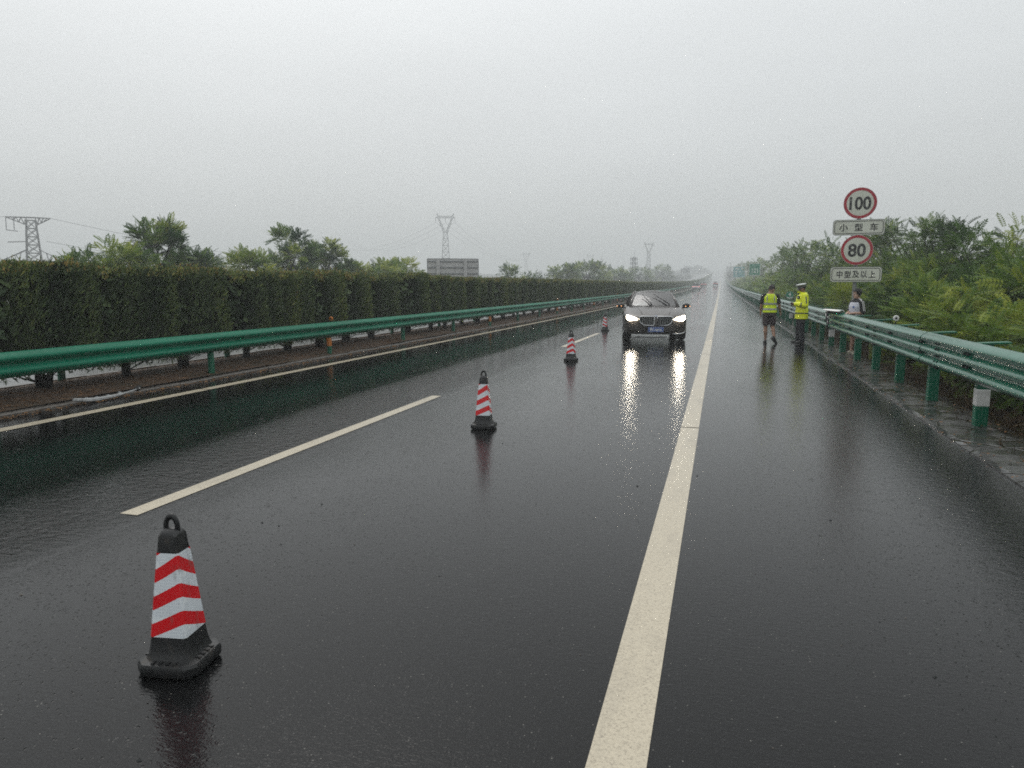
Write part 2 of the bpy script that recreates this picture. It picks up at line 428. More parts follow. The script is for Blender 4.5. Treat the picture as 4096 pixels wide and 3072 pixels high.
# ground: one big sheet
def ground():
    xs = [-1250, -700, -300, -120, -60, -30, -23.2, -22.2, -10.5, -8.6, 2.3, 3.3, 4.4, 7, 12, 30, 80, 300, 700, 1250]
    dz = [-5, -5, -4, -3, -2, -1, -.5, -.06, -.06, -.06, -.06, -.16, -.40, -.45, -.6, -1.5, -3, -6, -6, -6]
    ys = [-150, -60, -20] + ysamples(-12, 1800, 12)[1:]
    V = np.array([[(x, y, zr(y)*(1 if abs(x) < 100 else max(.25, 1-(abs(x)-100)/900)) + d) for x, d in zip(xs, dz)] for y in ys]).reshape(-1, 3)
    n = len(xs); F = np.array([(i*n+j, i*n+j+1, (i+1)*n+j+1, (i+1)*n+j) for i in range(len(ys)-1) for j in range(n-1)])
    t = NT('rough verge ground'); c = t.coord()
    nn = t.noise(c, 5, 6, .65); n2 = t.noise(c, .35, 4)
    col = t.ramp(nn.outputs[0], [(.3, (.018, .014, .009)), (.6, (.05, .036, .02)), (.75, (.055, .055, .024))])
    col = t.mix(t.maprange(n2, .42, .6), col, (.035, .046, .018))
    t.bsdf(col, .75, Normal=t.bump(nn, .8, .06))
    o = np_mesh('ground', V, F, t.m); o['kind'] = 'structure'
ground()
# opposite carriageway
sweep('opposite_road', [(-22, .02), (-10.62, .02)], -12, YE, M['asphalt2'])['kind'] = 'structure'
# median bed with its kerbs, paved strip on the right
def median():
    mb = MB(); ys = ysamples(-12, YE, 3); rings = []
    P = [(-8.62, .05), (-8.9, .09), (-9.3, .13), (-9.7, .14), (-10.1, .11), (-10.45, .06)]
    for y in ys:
        rings.append([(x, y, zr(y) + d + (random.uniform(-.025, .03) if y < 120 else 0)) for x, d in P])
    mb.loft(rings, 0, False, False, False); o = mb.build('median_soil', M['soil'], None, True, fixn=False); o['kind'] = 'structure'
median()
def kerbs(name, xa, xb, h, seg, y1):
    mb = MB(); y = -12
    while y < y1:
        L = seg if y < 120 else seg * 6
        z0, z1 = zr(y), zr(y+L); r = random.uniform(-.008, .008); q = random.uniform(-.008, .008)
        g = .006
        prof = [(xa, -.05), (xa, h*.62), (xa + (xb-xa)*.18, h*.93), (xa + (xb-xa)*.4, h), (xb, h), (xb, -.05)]
        mb.loft([[(x + r, y + g, z0 + d + q) for x, d in prof], [(x + r, y + L - g, z1 + d + q) for x, d in prof]], 0)
        y += L
    o = mb.build(name, M['kerb'], None); o['kind'] = 'structure'
kerbs('median_kerb', -8.50, -8.60, .05, .8, 700)
kerbs('opposite_kerb', -10.60, -10.45, .10, .8, 700)
sweep('paved_verge', [(PE - .012, -.03), (PE, .012), (PE + .06, .022), (3.02, .03), (3.26, -.01), (3.32, -.12)], -12, 420, M['pavers'], near=3)['kind'] = 'structure'

# road markings: sheets 4 mm over the asphalt
def line(name, x, wd, segs, m=None):
    mb = MB()
    for a, b in segs:
        ys = ysamples(a, b, 3); ex = [random.uniform(-.004, .004) for _ in ys]
        mb.loft([[(x - wd/2 + e, y, zr(y) + .004), (x + wd/2 + e*.5, y, zr(y) + .004)] for y, e in zip(ys, ex)], 0, False, False, False)
    o = mb.build(name, m or M['paint'], None, fixn=False); o['kind'] = 'structure'; return o
def gaps(y0, y1, cuts, g=.035):
    out = []; a = y0
    for c in cuts:
        out.append((a, c - g/2)); a = c + g/2
    out.append((a, y1)); return out
line('right_edge_line', RL, .20, gaps(-12, 760, [-1.5, 8.33, 17.6, 27.2, 39.5, 52, 66, 82, 100]))
line('left_edge_line', LL, .19, gaps(-12, 760, [-4, 9.35, 23.8, 38, 54, 71, 90]))
line('lane_dash_line', DASH, .15, [(3.95 + 14.75*k, 9.75 + 14.75*k) for k in range(-1, 34)])

# ------------------------------------------------------------------ guardrails
def wave(n, H, D, steps):
    pts = []
    for i in range(steps + 1):
        t = i / steps
        s_ = math.sin(PI * n * t) ** 2
        pts.append((D * (s_ ** .62), -H * t))
    return pts
def beam_mesh(name, n, H, D, xback, ztop, sgn, y0, y1, m, parent, off=0, roll=.014):
    """sgn: direction of the traffic face"""
    prof = [(xback + sgn*(d + off), ztop + z) for d, z in wave(n, H, D, 12*n)]
    prof = [(xback - sgn*.004, ztop - .018)] + prof + [(xback - sgn*.004, ztop - H + .018)]
    mb = MB(); ys = ysamples(y0, y1, 2.)
    mb.loft([[(x, y, zr(y) + z) for x, z in prof] for y in ys], 0, False, False, False)
    o = mb.build(name, m, parent, True, fixn=False); md = o.modifiers.new('thick', 'SOLIDIFY'); md.thickness = .004; md.offset = 0; md.use_rim = False
    return o
def delineator(name, parent, x, y, z, ring_m, face=-1):
    mb = MB(); T = Matrix.Translation((x, y, zr(y) + z)) @ Matrix.Rotation(PI/2, 4, 'X')
    mb.lathe([(.0, .0), (.045, 0), (.050, .008), (.050, .022), (.042, .03), (.0, .03)], 20, 0, T, False, False)
    mb.lathe([(.0, .031), (.020, .031), (.020, .036), (0, .036)], 14, 1, T, False, False)
    mb.bar((x, y + .012, zr(y) + z - .06), (x, y + .012, zr(y) + z - .30), .018, 1)
    return mb.build(name, [ring_m, M['bolt']], parent)
# right-hand three-wave barrier
gr = empty('guardrail', (2.8, 9.2, 0), 0, 'green three-wave steel guardrail along the hard shoulder, on square posts', 'guardrail')
gr.location = (0, 0, 0)
RX, RZ, RH = 2.765, 1.0, .445
y = -9.0; k = 0
while y < 66:
    beam_mesh('rail_beam', 3, RH, .085, RX, RZ, -1, y, y + 4.16, M['green'], gr, off=.006 * (k % 2)); y += 4.0; k += 1
beam_mesh('rail_beam', 3, RH, .085, RX, RZ, -1, y, 640, M['green'], gr)
def right_post_mesh(white):
    mb = MB()
    mb.box((0, 0, .47), (.13, .13, 1.02), 0, None, .012)
    mb.box((-.105, 0, .80), (.085, .12, .34), 0)
    mb.box((.05, 0, .985), (.36, .16, .018), 0, (0, R(-3), 0))
    if white: mb.box((0, 0, .36), (.137, .137, .20), 1, None, .012)
    return mb
pm = None
proto = {}
for kk in range(-7, 93):
    yy = 9.26 + 1.94 * kk
    wh = (kk % 6 == 0)
    if wh not in proto:
        q = right_post_mesh(False).build('post', M['postgreen'], gr)
        if wh:
            fb = MB(); fb.box((0, 0, .36), (.137, .137, .20), 0, None, .012); fb.build('reflective_band', M['whitefilm'], q)
        proto[wh] = q
    else: q = copy_tree(proto[wh], gr)
    q.location = (2.935 + random.uniform(-.006, .006), yy, zr(yy)); q.rotation_euler = (random.uniform(-.008, .008), random.uniform(-.008, .008), random.uniform(-.03, .03))
mb = MB()
for kk in range(93, 300):
    yy = 9.26 + 1.94*kk; mb.box((2.935, yy, zr(yy) + .47), (.13, .13, 1.0))
tag(mb.build('post_row', M['postgreen'], gr), kind='stuff')
mb = MB()
for kk in range(-7, 40):
    yy = 9.26 + 1.94*kk
    for dz in (.148, .297):
        for dy in (-.06, .06):
            T = Matrix.Translation((RX - .028, yy + dy, zr(yy) + RZ - dz)) @ Matrix.Rotation(-PI/2, 4, 'Y')
            mb.lathe([(.0, -.02), (.017, -.02), (.017, .006), (.010, .014), (.0, .015)], 8, 0, T, False, False)
    if kk % 2 == 0:
        for dz in (.03, .11, .18, .27, .34, .42):
            for dy in (.95, 1.07):
                T = Matrix.Translation((RX - (.075 if dz in (.11, .18, .27, .34, .42) else .03), yy + dy, zr(yy) + RZ - dz)) @ Matrix.Rotation(-PI/2, 4, 'Y')
                mb.lathe([(.0, -.03), (.011, -.03), (.011, .004), (.0, .008)], 8, 0, T, False, False)
tag(mb.build('bolt_heads', M['bolt'], gr), kind='stuff')
for yy in (14.0, 62, 110): delineator('delineator', gr, 3.0, yy, 1.005 + .06, M['signwhite'])
# median two-wave barrier
gm = empty('guardrail', (0, 0, 0), 0, 'green two-wave steel guardrail in front of the median hedge, on round posts', 'guardrail')
MX, MZ, MH = -8.66, .80, .33
y = -6.0; k = 0
while y < 90:
    beam_mesh('rail_beam', 2, MH, .085, MX, MZ, 1, y, y + 4.15, M['greenl'], gm, off=.006*(k % 2)); y += 4.0; k += 1
beam_mesh('rail_beam', 2, MH, .085, MX, MZ, 1, y, 720, M['greenl'], gm)
proto = {}
for kk in range(-2, 60):
    yy = 6.62 + 4.05*kk; org = (kk % 3 == 2)
    if org not in proto:
        mb = MB(); mb.lathe([(.057, -.1), (.057, .76), (.05, .77)], 16); mb.box((.035, 0, .64), (.07, .18, .22))
        q = mb.build('post', M['postgreen'], gm, 40)
        if org:
            fb = MB(); fb.lathe([(.0585, .24), (.0605, .245), (.0605, .43), (.0585, .435)], 16, 0, None, False, False); fb.build('reflective_band', M['orangefilm'], q, 40)
        proto[org] = q
    else: q = copy_tree(proto[org], gm)
    q.location = (-8.755, yy, zr(yy))
mb = MB()
for kk in range(60, 176):
    yy = 6.62 + 4.05*kk; mb.bar((-8.755, yy, zr(yy)), (-8.755, yy, zr(yy) + .7), .1)
tag(mb.build('post_row', M['postgreen'], gm), kind='stuff')
mb = MB()
for kk in range(-3, 24):
    yy = 6.62 + 4.05*kk
    for dy in (-.05, .05):
        T = Matrix.Translation((MX + .012, yy + dy, zr(yy) + MZ - .165)) @ Matrix.Rotation(PI/2, 4, 'Y')
        mb.lathe([(.0, -.02), (.014, -.02), (.014, .006), (.0, .014)], 8, 0, T, False, False)
tag(mb.build('bolt_heads', M['bolt'], gm), kind='stuff')
for yy in (14.8, 39, 63): delineator('delineator', gm, -8.72, yy, .80 + .075, M['orangefilm'])
# the barrier of the other carriageway, behind the hedge
gb = empty('guardrail', (0, 0, 0), 0, 'green guardrail half hidden behind the hedge trunks, facing the other carriageway', 'guardrail')
beam_mesh('rail_beam', 2, MH, .085, -10.28, MZ - .02, -1, -6, 720, M['greenl'], gb)
proto = None
for kk in range(-2, 30):
    yy = 8.9 + 4.05*kk
    if proto is None:
        mb = MB(); mb.lathe([(.057, -.1), (.057, .76), (.05, .77)], 14); proto = q = mb.build('post', M['postgreen'], gb, 40)
    else: q = copy_tree(proto, gb)
    q.location = (-10.2, yy, zr(yy))

# ------------------------------------------------------------------ median hedge: clipped junipers, each a tree of its own
def juniper_crown(seed, n=11000):
    g = np.random.default_rng(seed)
    hx, hy, z0, z1 = .60, .90, .52, 1.93
    # lumpy vertical flutes
    ph = g.uniform(0, 2*PI, 5); kf = g.uniform(3, 8, 5)
    def lump(yv, zv): return sum(np.sin(kf[i]*yv + ph[i] + (1.1*zv if i % 2 else -.8*zv)) for i in range(5)) / 5
    side = g.random(n)
    y = g.uniform(-hy, hy, n); z = z0 + (z1 - z0)*g.random(n)**.92; sx = np.where(g.random(n) < .62, 1, -1)
    depth = g.random(n)**2 * .30
    x = sx*(hx - depth + .19*lump(y, z) - .36*np.abs(y/hy)**2.2)
    top = side > .80
    x = np.where(top, g.uniform(-hx, hx, n)*.95, x); z = np.where(top, z1 - g.random(n)**2*.12 + .05*lump(y, x) - .10*np.abs(y/hy)**3 + (g.random(n) < .04)*g.uniform(.02, .10, n), z)
    # bottom fringe
    fr = (side < .07); z = np.where(fr, z0 - g.random(n)*.20, z); x = np.where(fr, g.uniform(-.5, .5, n), x)
    P = np.stack([x, y, z], 1)
    D = np.stack([sx*g.uniform(.1, .7, n), g.normal(0, .35, n), g.uniform(.35, 1.1, n)], 1)
    D[top] = np.stack([g.normal(0, .35, top.sum()), g.normal(0, .35, top.sum()), g.uniform(.5, 1, top.sum())], 1)
    D[fr, 2] *= -.6
    D /= np.linalg.norm(D, axis=1, keepdims=True)
    W = np.cross(D, g.normal(0, 1, (n, 3))); W /= np.linalg.norm(W, axis=1, keepdims=True)
    L = g.uniform(.045, .11, n)[:, None]; L[top] *= .6; wd = g.uniform(.008, .015, n)[:, None]
    V = np.stack([P - D*L*.3, P + D*L*.35 + W*wd, P + D*L, P + D*L*.3 - W*wd], 1).reshape(-1, 3)
    F = np.arange(4*n).reshape(n, 4)
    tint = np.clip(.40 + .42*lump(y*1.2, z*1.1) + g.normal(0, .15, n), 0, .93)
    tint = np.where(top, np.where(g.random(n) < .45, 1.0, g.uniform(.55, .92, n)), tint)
    return V, F, tint, (hx, hy, z0, z1, lump)
def juniper(seed):
    V, F, tint, (hx, hy, z0, z1, lump) = juniper_crown(seed)
    # dense inner twigs close the view through the middle
    g = np.random.default_rng(seed + 99); n = 1700
    P = np.stack([g.uniform(-.45, .45, n), g.uniform(-hy, hy, n), g.uniform(z0 + .02, z1 - .07, n)], 1)
    A = g.normal(0, 1, (n, 3)); A /= np.linalg.norm(A, axis=1, keepdims=True); B = np.cross(A, g.normal(0, 1, (n, 3))); B /= np.linalg.norm(B, axis=1, keepdims=True)
    s = g.uniform(.05, .11, n)[:, None]
    V2 = np.stack([P - A*s, P + B*s, P + A*s, P - B*s], 1).reshape(-1, 3)
    F2 = np.arange(4*n).reshape(n, 4) + len(V)
    root = empty('juniper_tree')
    mb = MB(); rr = random.Random(seed)
    mb.tube([(0, 0, -.1), (rr.uniform(-.03, .03), rr.uniform(-.03, .03), .35), (rr.uniform(-.06, .06), rr.uniform(-.06, .06), .8), (0, 0, 1.7)], [.085, .065, .055, .02], 9)
    if seed % 2: mb.tube([(.02, .05, -.1), (.06, .12, .4), (.1, .2, .9)], [.05, .045, .03], 7)
    for i in range(9):
        a = rr.uniform(0, 2*PI); z = rr.uniform(.12, .55); l = rr.uniform(.3, .6)
        mb.tube([(0, 0, z), (math.cos(a)*l*.5, math.sin(a)*l*.6, z + .04 + l*.2), (math.cos(a)*l, math.sin(a)*l*1.2, z + rr.uniform(.05, .3))], [.014, .009, .004], 4)
    mb.build('trunk', M['bark'], root, True)
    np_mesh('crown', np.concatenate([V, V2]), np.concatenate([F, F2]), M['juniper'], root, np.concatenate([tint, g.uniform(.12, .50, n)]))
    return root
JP = [juniper(s) for s in (1, 2, 3, 4, 5, 6)]
ORD = ['first', 'second', 'third', 'fourth', 'fifth', 'sixth', 'seventh', 'eighth', 'ninth', 'tenth', 'eleventh', 'twelfth', 'thirteenth', 'fourteenth', 'fifteenth', 'sixteenth', 'seventeenth', 'eighteenth', 'nineteenth', 'twentieth']
ty = [4.6, 6.3, 8.05, 9.6, 11.0, 12.76, 14.3, 15.6, 17.05, 18.6, 20.85]
while len(ty) < 105: ty.append(ty[-1] + random.uniform(1.55, 1.95))
used = set()
for i, yy in enumerate(ty):
    j = i % 6 if i < 6 else random.randrange(6)
    o = JP[j] if j not in used else copy_tree(JP[j])
    used.add(j)
    o.location = (-9.62 + random.uniform(-.05, .05), yy, zr(yy) + .05)
    o.rotation_euler = (0, 0, (PI if random.random() < .5 else 0) + random.uniform(-.06, .06))
    o.scale = (1.0, random.uniform(.95, 1.1), random.uniform(.95, 1.015))
    k = i - 2
    if 0 <= k < 20: lab = 'clipped dark juniper of the median hedge, %s trunk from the left picture edge' % ORD[k]
    elif k < 0: lab = 'clipped dark juniper at the very start of the hedge, cut by the left picture edge' if k == -1 else 'clipped juniper just outside the left end of the visible hedge'
    else: lab = 'clipped juniper in the far run of the median hedge, beyond the twentieth trunk'
    tag(o, lab, 'hedge tree', 'clipped junipers of the median hedge')
# the far end of the hedge, read as one mass
def far_hedge(y0, y1):
    Vs, Fs, Ts = [], [], []; b = 0; g = np.random.default_rng(5); y = y0
    cr = [juniper_crown(60 + i, 700) for i in range(3)]
    while y < y1:
        V, F, t, _ = cr[int(g.integers(3))]; V = V.copy()
        c = V.reshape(-1, 4, 3).mean(1, keepdims=True); V = ((V.reshape(-1, 4, 3) - c)*3.4 + c).reshape(-1, 3)
        V[:, 0] -= 9.6; V[:, 1] += y; V[:, 2] += zr(y) + .05
        Vs.append(V); Fs.append(F + b); Ts.append(t); b += len(V); y += 1.7
    core = []
    V, F = np.concatenate(Vs), np.concatenate(Fs)
    o = np_mesh('far_hedge', V, F, M['juniper'], None, np.concatenate(Ts))
    tag(o, 'far dark end of the clipped median hedge fading into the haze', 'hedge', None, 'stuff')
far_hedge(ty[-1] + 1.7, 760)
# ------------------------------------------------------------------ leafy trees: crowns of pinnate fronds
def frond(pairs, L, leaf, wid):
    V, F = [], []
    def quad(a, b, c, d):
        i = len(V); V.extend([a, b, c, d]); F.append((i, i+1, i+2, i+3))
    dz = lambda x: -.28 * (x/L)**2 * L
    for i in range(3):
        x0, x1 = L*i/3, L*(i+1)/3; quad((x0, -.003, dz(x0)), (x1, -.002, dz(x1)), (x1, .002, dz(x1)), (x0, .003, dz(x0)))
    for i in range(pairs):
        x = L*(.16 + .80*i/(pairs-1)); sc = 1 - .35*abs(i/(pairs-1) - .45)
        for s in (-1, 1):
            l, w_ = leaf*sc, wid*sc; z = dz(x)
            a = Vector((x, s*.006, z)); d = Vector((.42, s*.9, -.22)).normalized(); n_ = Vector((.9, -s*.42, 0)).normalized()
            quad(tuple(a), tuple(a + d*l*.45 + n_*w_), tuple(a + d*l), tuple(a + d*l*.45 - n_*w_))
    a = Vector((L*.97, 0, dz(L))); quad(tuple(a), tuple(a + Vector((leaf*.45, wid, -.01))), tuple(a + Vector((leaf, 0, -.04))), tuple(a + Vector((leaf*.45, -wid, -.01))))
    return np.array(V), np.array(F)
FR_N = frond(7, .36, .085, .021)       # close shrubs
FR_T = frond(7, .42, .12, .030)        # trees beyond the other carriageway
FR_F = frond(4, .8, .30, .10)          # farther trees
def place_fronds(fr, P, D, S, g, tint):
    """fronds at P along D, scaled S, blades facing up"""
    V0, F0 = fr; n = len(P); k = len(V0)
    D = D / np.linalg.norm(D, axis=1, keepdims=True)
    up = np.array([0, 0, 1.]) + g.normal(0, .38, (n, 3))
    yv = np.cross(up, D); yv /= np.linalg.norm(yv, axis=1, keepdims=True) + 1e-9
    zv = np.cross(D, yv)
    Rm = np.stack([D, yv, zv], 2)
    V = np.einsum('nij,kj->nki', Rm, V0) * S[:, None, None] + P[:, None, :]
    F = F0[None] + (np.arange(n)*k)[:, None, None]
    return V.reshape(-1, 3), F.reshape(-1, 4), np.repeat(tint, len(F0))
def crown_arrays(seed, fr, n, clumps, h0, h1, rx, ry, clump_r=.45, spiky=.3, tint0=.45, ssp=.18):
    g = np.random.default_rng(seed)
    C = []
    for i in range(clumps):
        t = g.random()**.8; z = h0 + (h1 - h0)*t
        wr = math.sqrt(max(0.04, 1 - ((t - .42)/.62)**2)); a = g.uniform(0, 2*PI); q = g.uniform(.35, 1)**.6
        C.append((rx*wr*q*math.cos(a), ry*wr*q*math.sin(a), z))
    C = np.array(C); ctint = g.normal(tint0, ssp, clumps)
    ci = g.integers(0, clumps, n)
    off = g.normal(0, 1, (n, 3)); off /= np.linalg.norm(off, axis=1, keepdims=True)
    off *= (g.random(n)**.5)[:, None]*clump_r*g.uniform(.7, 1.3, clumps)[ci][:, None]
    P = C[ci] + off
    D = off/clump_r*np.array([1.15, 1.15, .55]) + np.array([0, 0, .12]) + .5*(P - np.array([0, 0, (h0 + h1)/2]))/max(rx, ry) + g.normal(0, .3, (n, 3))
    sp = g.random(n) < spiky*.3
    D[sp] = g.normal(0, .35, (sp.sum(), 3)) + np.array([0, 0, 1.2])
    hi = (P[:, 2] - h0)/(h1 - h0)
    tint = np.clip(ctint[ci] + g.normal(0, .12, n) + np.where(sp, .25, 0) , 0, 1)
    S = g.uniform(.7, 1.25, n)
    return place_fronds(fr, P, D, S, g, tint), C
def stems(mb, C, base=(0, 0, 0), r0=.06, frac=.35, rr=None, fork=.45):
    rr = rr or random.Random(3); top = max(c[2] for c in C)
    f = Vector((base[0], base[1], base[2] + top*fork))
    mb.tube([(base[0], base[1], base[2]-.3), tuple(f*.6), tuple(f), (f.x + rr.uniform(-.1, .1), f.y + rr.uniform(-.1, .1), top*.88)], [r0, r0*.8, r0*.66, r0*.15], 7)
    for c in C:
        if rr.random() > frac: continue
        a = Vector((base[0], base[1], rr.uniform(.25, .7)*top)); c = Vector(c); m = (a + c)/2 + Vector((rr.uniform(-.1, .1), rr.uniform(-.1, .1), -.08))
        mb.tube([a, m, c], [r0*.42, r0*.28, r0*.1], 5)
def make_tree(name, seed, fr, n, clumps, h0, h1, rx, ry, mat, **kw):
    (V, F, T), C = crown_arrays(seed, fr, n, clumps, h0, h1, rx, ry, **kw)
    root = empty(name); mb = MB(); stems(mb, C, (0, 0, -.4), .035*h1**.9, .55, random.Random(seed))
    mb.build('trunk', M['bark'], root, True)
    np_mesh('crown', V, F, mat, root, T)
    return root
def put(o, x, y, z, rz, s, label, cat, group):
    o.location = (x, y, zr(y) + z); o.rotation_euler = (0, 0, rz); o.scale = (s if hasattr(s, '__len__') else (s, s, s))
    return tag(o, label, cat, group)

# --- trees beyond the other carriageway (their tops show over the hedge)
GL = 'trees beyond the other carriageway'
tl = [  # x, y, top height, half width, variant seed, tint, label
    (-24, 23.6, 3.75, 1.8, 22, .55, 'broad green treetop over the hedge just left of the tallest spiky crown'),
    (-24, 26.3, 4.95, 1.2, 23, .42, 'tallest spiky treetop rising over the left part of the hedge'),
    (-24, 28.6, 3.75, 1.3, 24, .45, 'rounded treetop right beside the tallest spiky crown over the hedge'),
    (-25, 33.6, 3.95, 1.9, 25, .85, 'yellowish green spreading treetop left of the dark pointed crown'),
    (-25, 37.9, 5.45, 1.75, 26, .28, 'dark blue-green pointed treetop over the middle of the hedge'),
    (-25, 42.0, 4.9, 1.6, 27, .46, 'dark green crown touching the right of the pointed dark treetop'),
    (-25, 46.6, 3.75, 1.6, 28, .58, 'loose feathery treetop right of the paired dark crowns'),
    (-25, 51.0, 3.9, 1.6, 29, .6, 'feathery green treetop between the dark crowns and the signboard back'),
    (-25.5, 54.6, 4.2, 1.9, 30, .66, 'bright green treetop touching the left edge of the signboard back'),
    (-25, 70.0, 2.9, 1.6, 31, .45, 'low dark bush top just right of the signboard back'),
    (-25, 84.5, 4.4, 1.3, 32, .42, 'small upright treetop alone over the hedge right of the signboard'),
    (-25.5, 96, 3.6, 2.2, 33, .4, 'low rounded treetop between the small upright tree and the broad far crown'),
    (-25, 117, 4.9, 2.6, 34, .42, 'grey-green treetop over the far part of the hedge, left one of a close pair'),
    (-25, 139, 5.9, 4.3, 35, .45, 'broad grey-green far crown over the hedge, left of the antenna mast'),
    (-25, 178, 5.2, 4.0, 36, .42, 'low hazy treetop over the hedge below the antenna mast'),
    (-26, 238, 6.6, 4.5, 37, .45, 'hazy treetop over the hedge right of the antenna mast'),
    (-25, 322, 8.5, 5.5, 38, .40, 'dark hazy tree at the end of the hedge, above the windscreen of the dark sedan'),
]
for x, y, h, hw, sd, ti, lab in tl:
    near = y < 62
    n = int((1350 if near else 650) * max(1, hw/1.5)); cl = int(26*max(1, hw/1.5))
    h -= .48 if y < 150 else .3
    t = make_tree('broadleaf_tree', sd, FR_T if near else (FR_T if y < 100 else FR_F), n if y < 100 else int(n*.5), cl, .9, h - .25 - zr(y)*0, hw, hw, M['leafl'], clump_r=.40 if near else .5 + hw*.1, spiky=.45 if h > 4.6 else .2, tint0=ti, ssp=.26)
    put(t, x, y, -.1, random.uniform(0, 6), 1, lab, 'tree', GL)

# --- the right-hand bank: an unbroken thicket, and the trees that rise out of it
def thicket():
    Vs, Fs, Ts = [], [], []; b = 0; g = np.random.default_rng(77)
    protos = [crown_arrays(200 + i, FR_N, 640, 13, .15, 2.2, 1.05, 1.15, clump_r=.40, spiky=.12, tint0=.40 + .08*(i % 3), ssp=.17)[0] for i in range(5)]
    far = [crown_arrays(230 + i, FR_F, 70, 9, .15, 2.3, 1.2, 1.4, clump_r=.55, spiky=.4, tint0=.42, ssp=.16)[0] for i in range(3)]
    rows = []
    y = 3.0
    while y < 330:
        nearp = y < 62
        for xr, hs in ((4.75, .76), (6.0, 1.03), (7.5, 1.22)):
            yy = y + g.uniform(-.5, .5)
            cut = (.80 if y < 16 else 1.0) if y < 45 else .95
            rows.append((xr + g.uniform(-.35, .35) + (1.5 if yy > 100 else .0), yy, hs*g.uniform(.82, 1.12)*cut, nearp))
        y += 1.35 if nearp else (2.3 if y < 150 else 4.0)
    for x, yy, s_, nearp in rows:
        V, F, T = (protos[int(g.integers(5))] if nearp else far[int(g.integers(3))])
        a = g.uniform(0, 2*PI); ca, sa = math.cos(a), math.sin(a)
        e = 1.0 if nearp else (1.25 if yy < 150 else 1.7)
        W = np.stack([(V[:, 0]*ca - V[:, 1]*sa)*e, (V[:, 0]*sa + V[:, 1]*ca)*e, V[:, 2]*s_], 1)
        W += np.array([x + (e-1)*1.0, yy, zr(yy) - .35])
        W[:, 0] = np.maximum(W[:, 0], 3.45 + .25*np.sin(W[:, 1]*2.1))
        Vs.append(W); Fs.append(F + b); Ts.append(np.clip(T + g.normal(0, .09), 0, 1)); b += len(W)
    o = np_mesh('shrubbery', np.concatenate(Vs), np.concatenate(Fs), M['leaf'], None, np.concatenate(Ts))
    tag(o, 'dense green thicket of feathery leaved shrubs behind the right guardrail', 'shrubbery', None, 'stuff')
thicket()
GRT = 'trees rising from the right-hand thicket'
trt = [
    (7.1, 12.5, 2.55, 1.4, 41, .38, 'dark leafy tree at the right picture edge behind the near guardrail posts'),
    (7.6, 17.0, 2.8, 1.9, 42, .36, 'broad dark crown second from the right picture edge'),
    (7.6, 23.5, 3.45, 2.0, 43, .40, 'rounded dark treetop right of the pale seed heads above the thicket'),
    (7.8, 29.5, 4.05, 1.8, 44, .34, 'pointed dark treetop between the two broad crowns right of the speed signs'),
    (8.4, 36.5, 5.1, 2.5, 45, .46, 'broad green treetop just right of the upper speed limit sign plate'),
    (7.4, 44.0, 4.5, 2.1, 46, .44, 'green crown directly behind the round 80 sign'),
    (6.8, 52.0, 4.75, 2.0, 47, .40, 'dark feathery treetop left of the round 80 sign'),
    (6.7, 62.0, 5.1, 2.2, 48, .42, 'feathery treetop above the head of the man in the yellow jacket'),
    (7.0, 76.0, 5.75, 2.3, 49, .40, 'leaning treetop between the two men and the green milestone board'),
    (7.5, 92.0, 5.9, 2.2, 50, .38, 'dark spreading tree at the far left end of the thicket skyline'),
    (8.3, 112.0, 6.6, 2.2, 51, .36, 'last dark tree before the green milestone board with white digits'),
    (9.2, 190.0, 7.6, 3.4, 52, .50, 'yellow-green far tree beside the teal road sign'),
    (11.5, 236.0, 8.2, 4.2, 53, .42, 'hazy far tree between the teal road sign and the milestone board'),
    (9.0, 330.0, 9.5, 3.6, 54, .60, 'hazy yellowish far tree beside the tall pole at the road edge'),
]
for x, y, h, hw, sd, ti, lab in trt:
    near = y < 50
    fr = FR_N if near else (FR_T if y < 130 else FR_F)
    n = int((1500 if near else (620 if y < 130 else 260))*max(.8, hw/2))
    t = make_tree('broadleaf_tree', sd, fr, n, int(24*max(.8, hw/2)), 1.2, h - .2, hw, hw, M['leaf'], clump_r=.50 if near else .6, spiky=.15, tint0=ti + .04, ssp=.18)
    put(t, x, y, -.35, random.uniform(0, 6), 1, lab, 'tree', GRT)
# fresh sprig clump behind the girl's shoulder, and pale seed heads
(V, F, T), C = crown_arrays(91, FR_N, 240, 7, .2, 1.6, .55, .55, clump_r=.3, spiky=.6, tint0=.9, ssp=.08)
b = empty('bright_shrub'); mb = MB(); stems(mb, C, (0, 0, -.2), .02, .8); mb.build('trunk', M['bark'], b, True); np_mesh('crown', V, F, M['leaf'], b, T)
put(b, 3.95, 24.2, -.2, 0, 1, 'bright yellow-green shrub behind the rail, between the man in the yellow jacket and the girl', 'shrub', None)

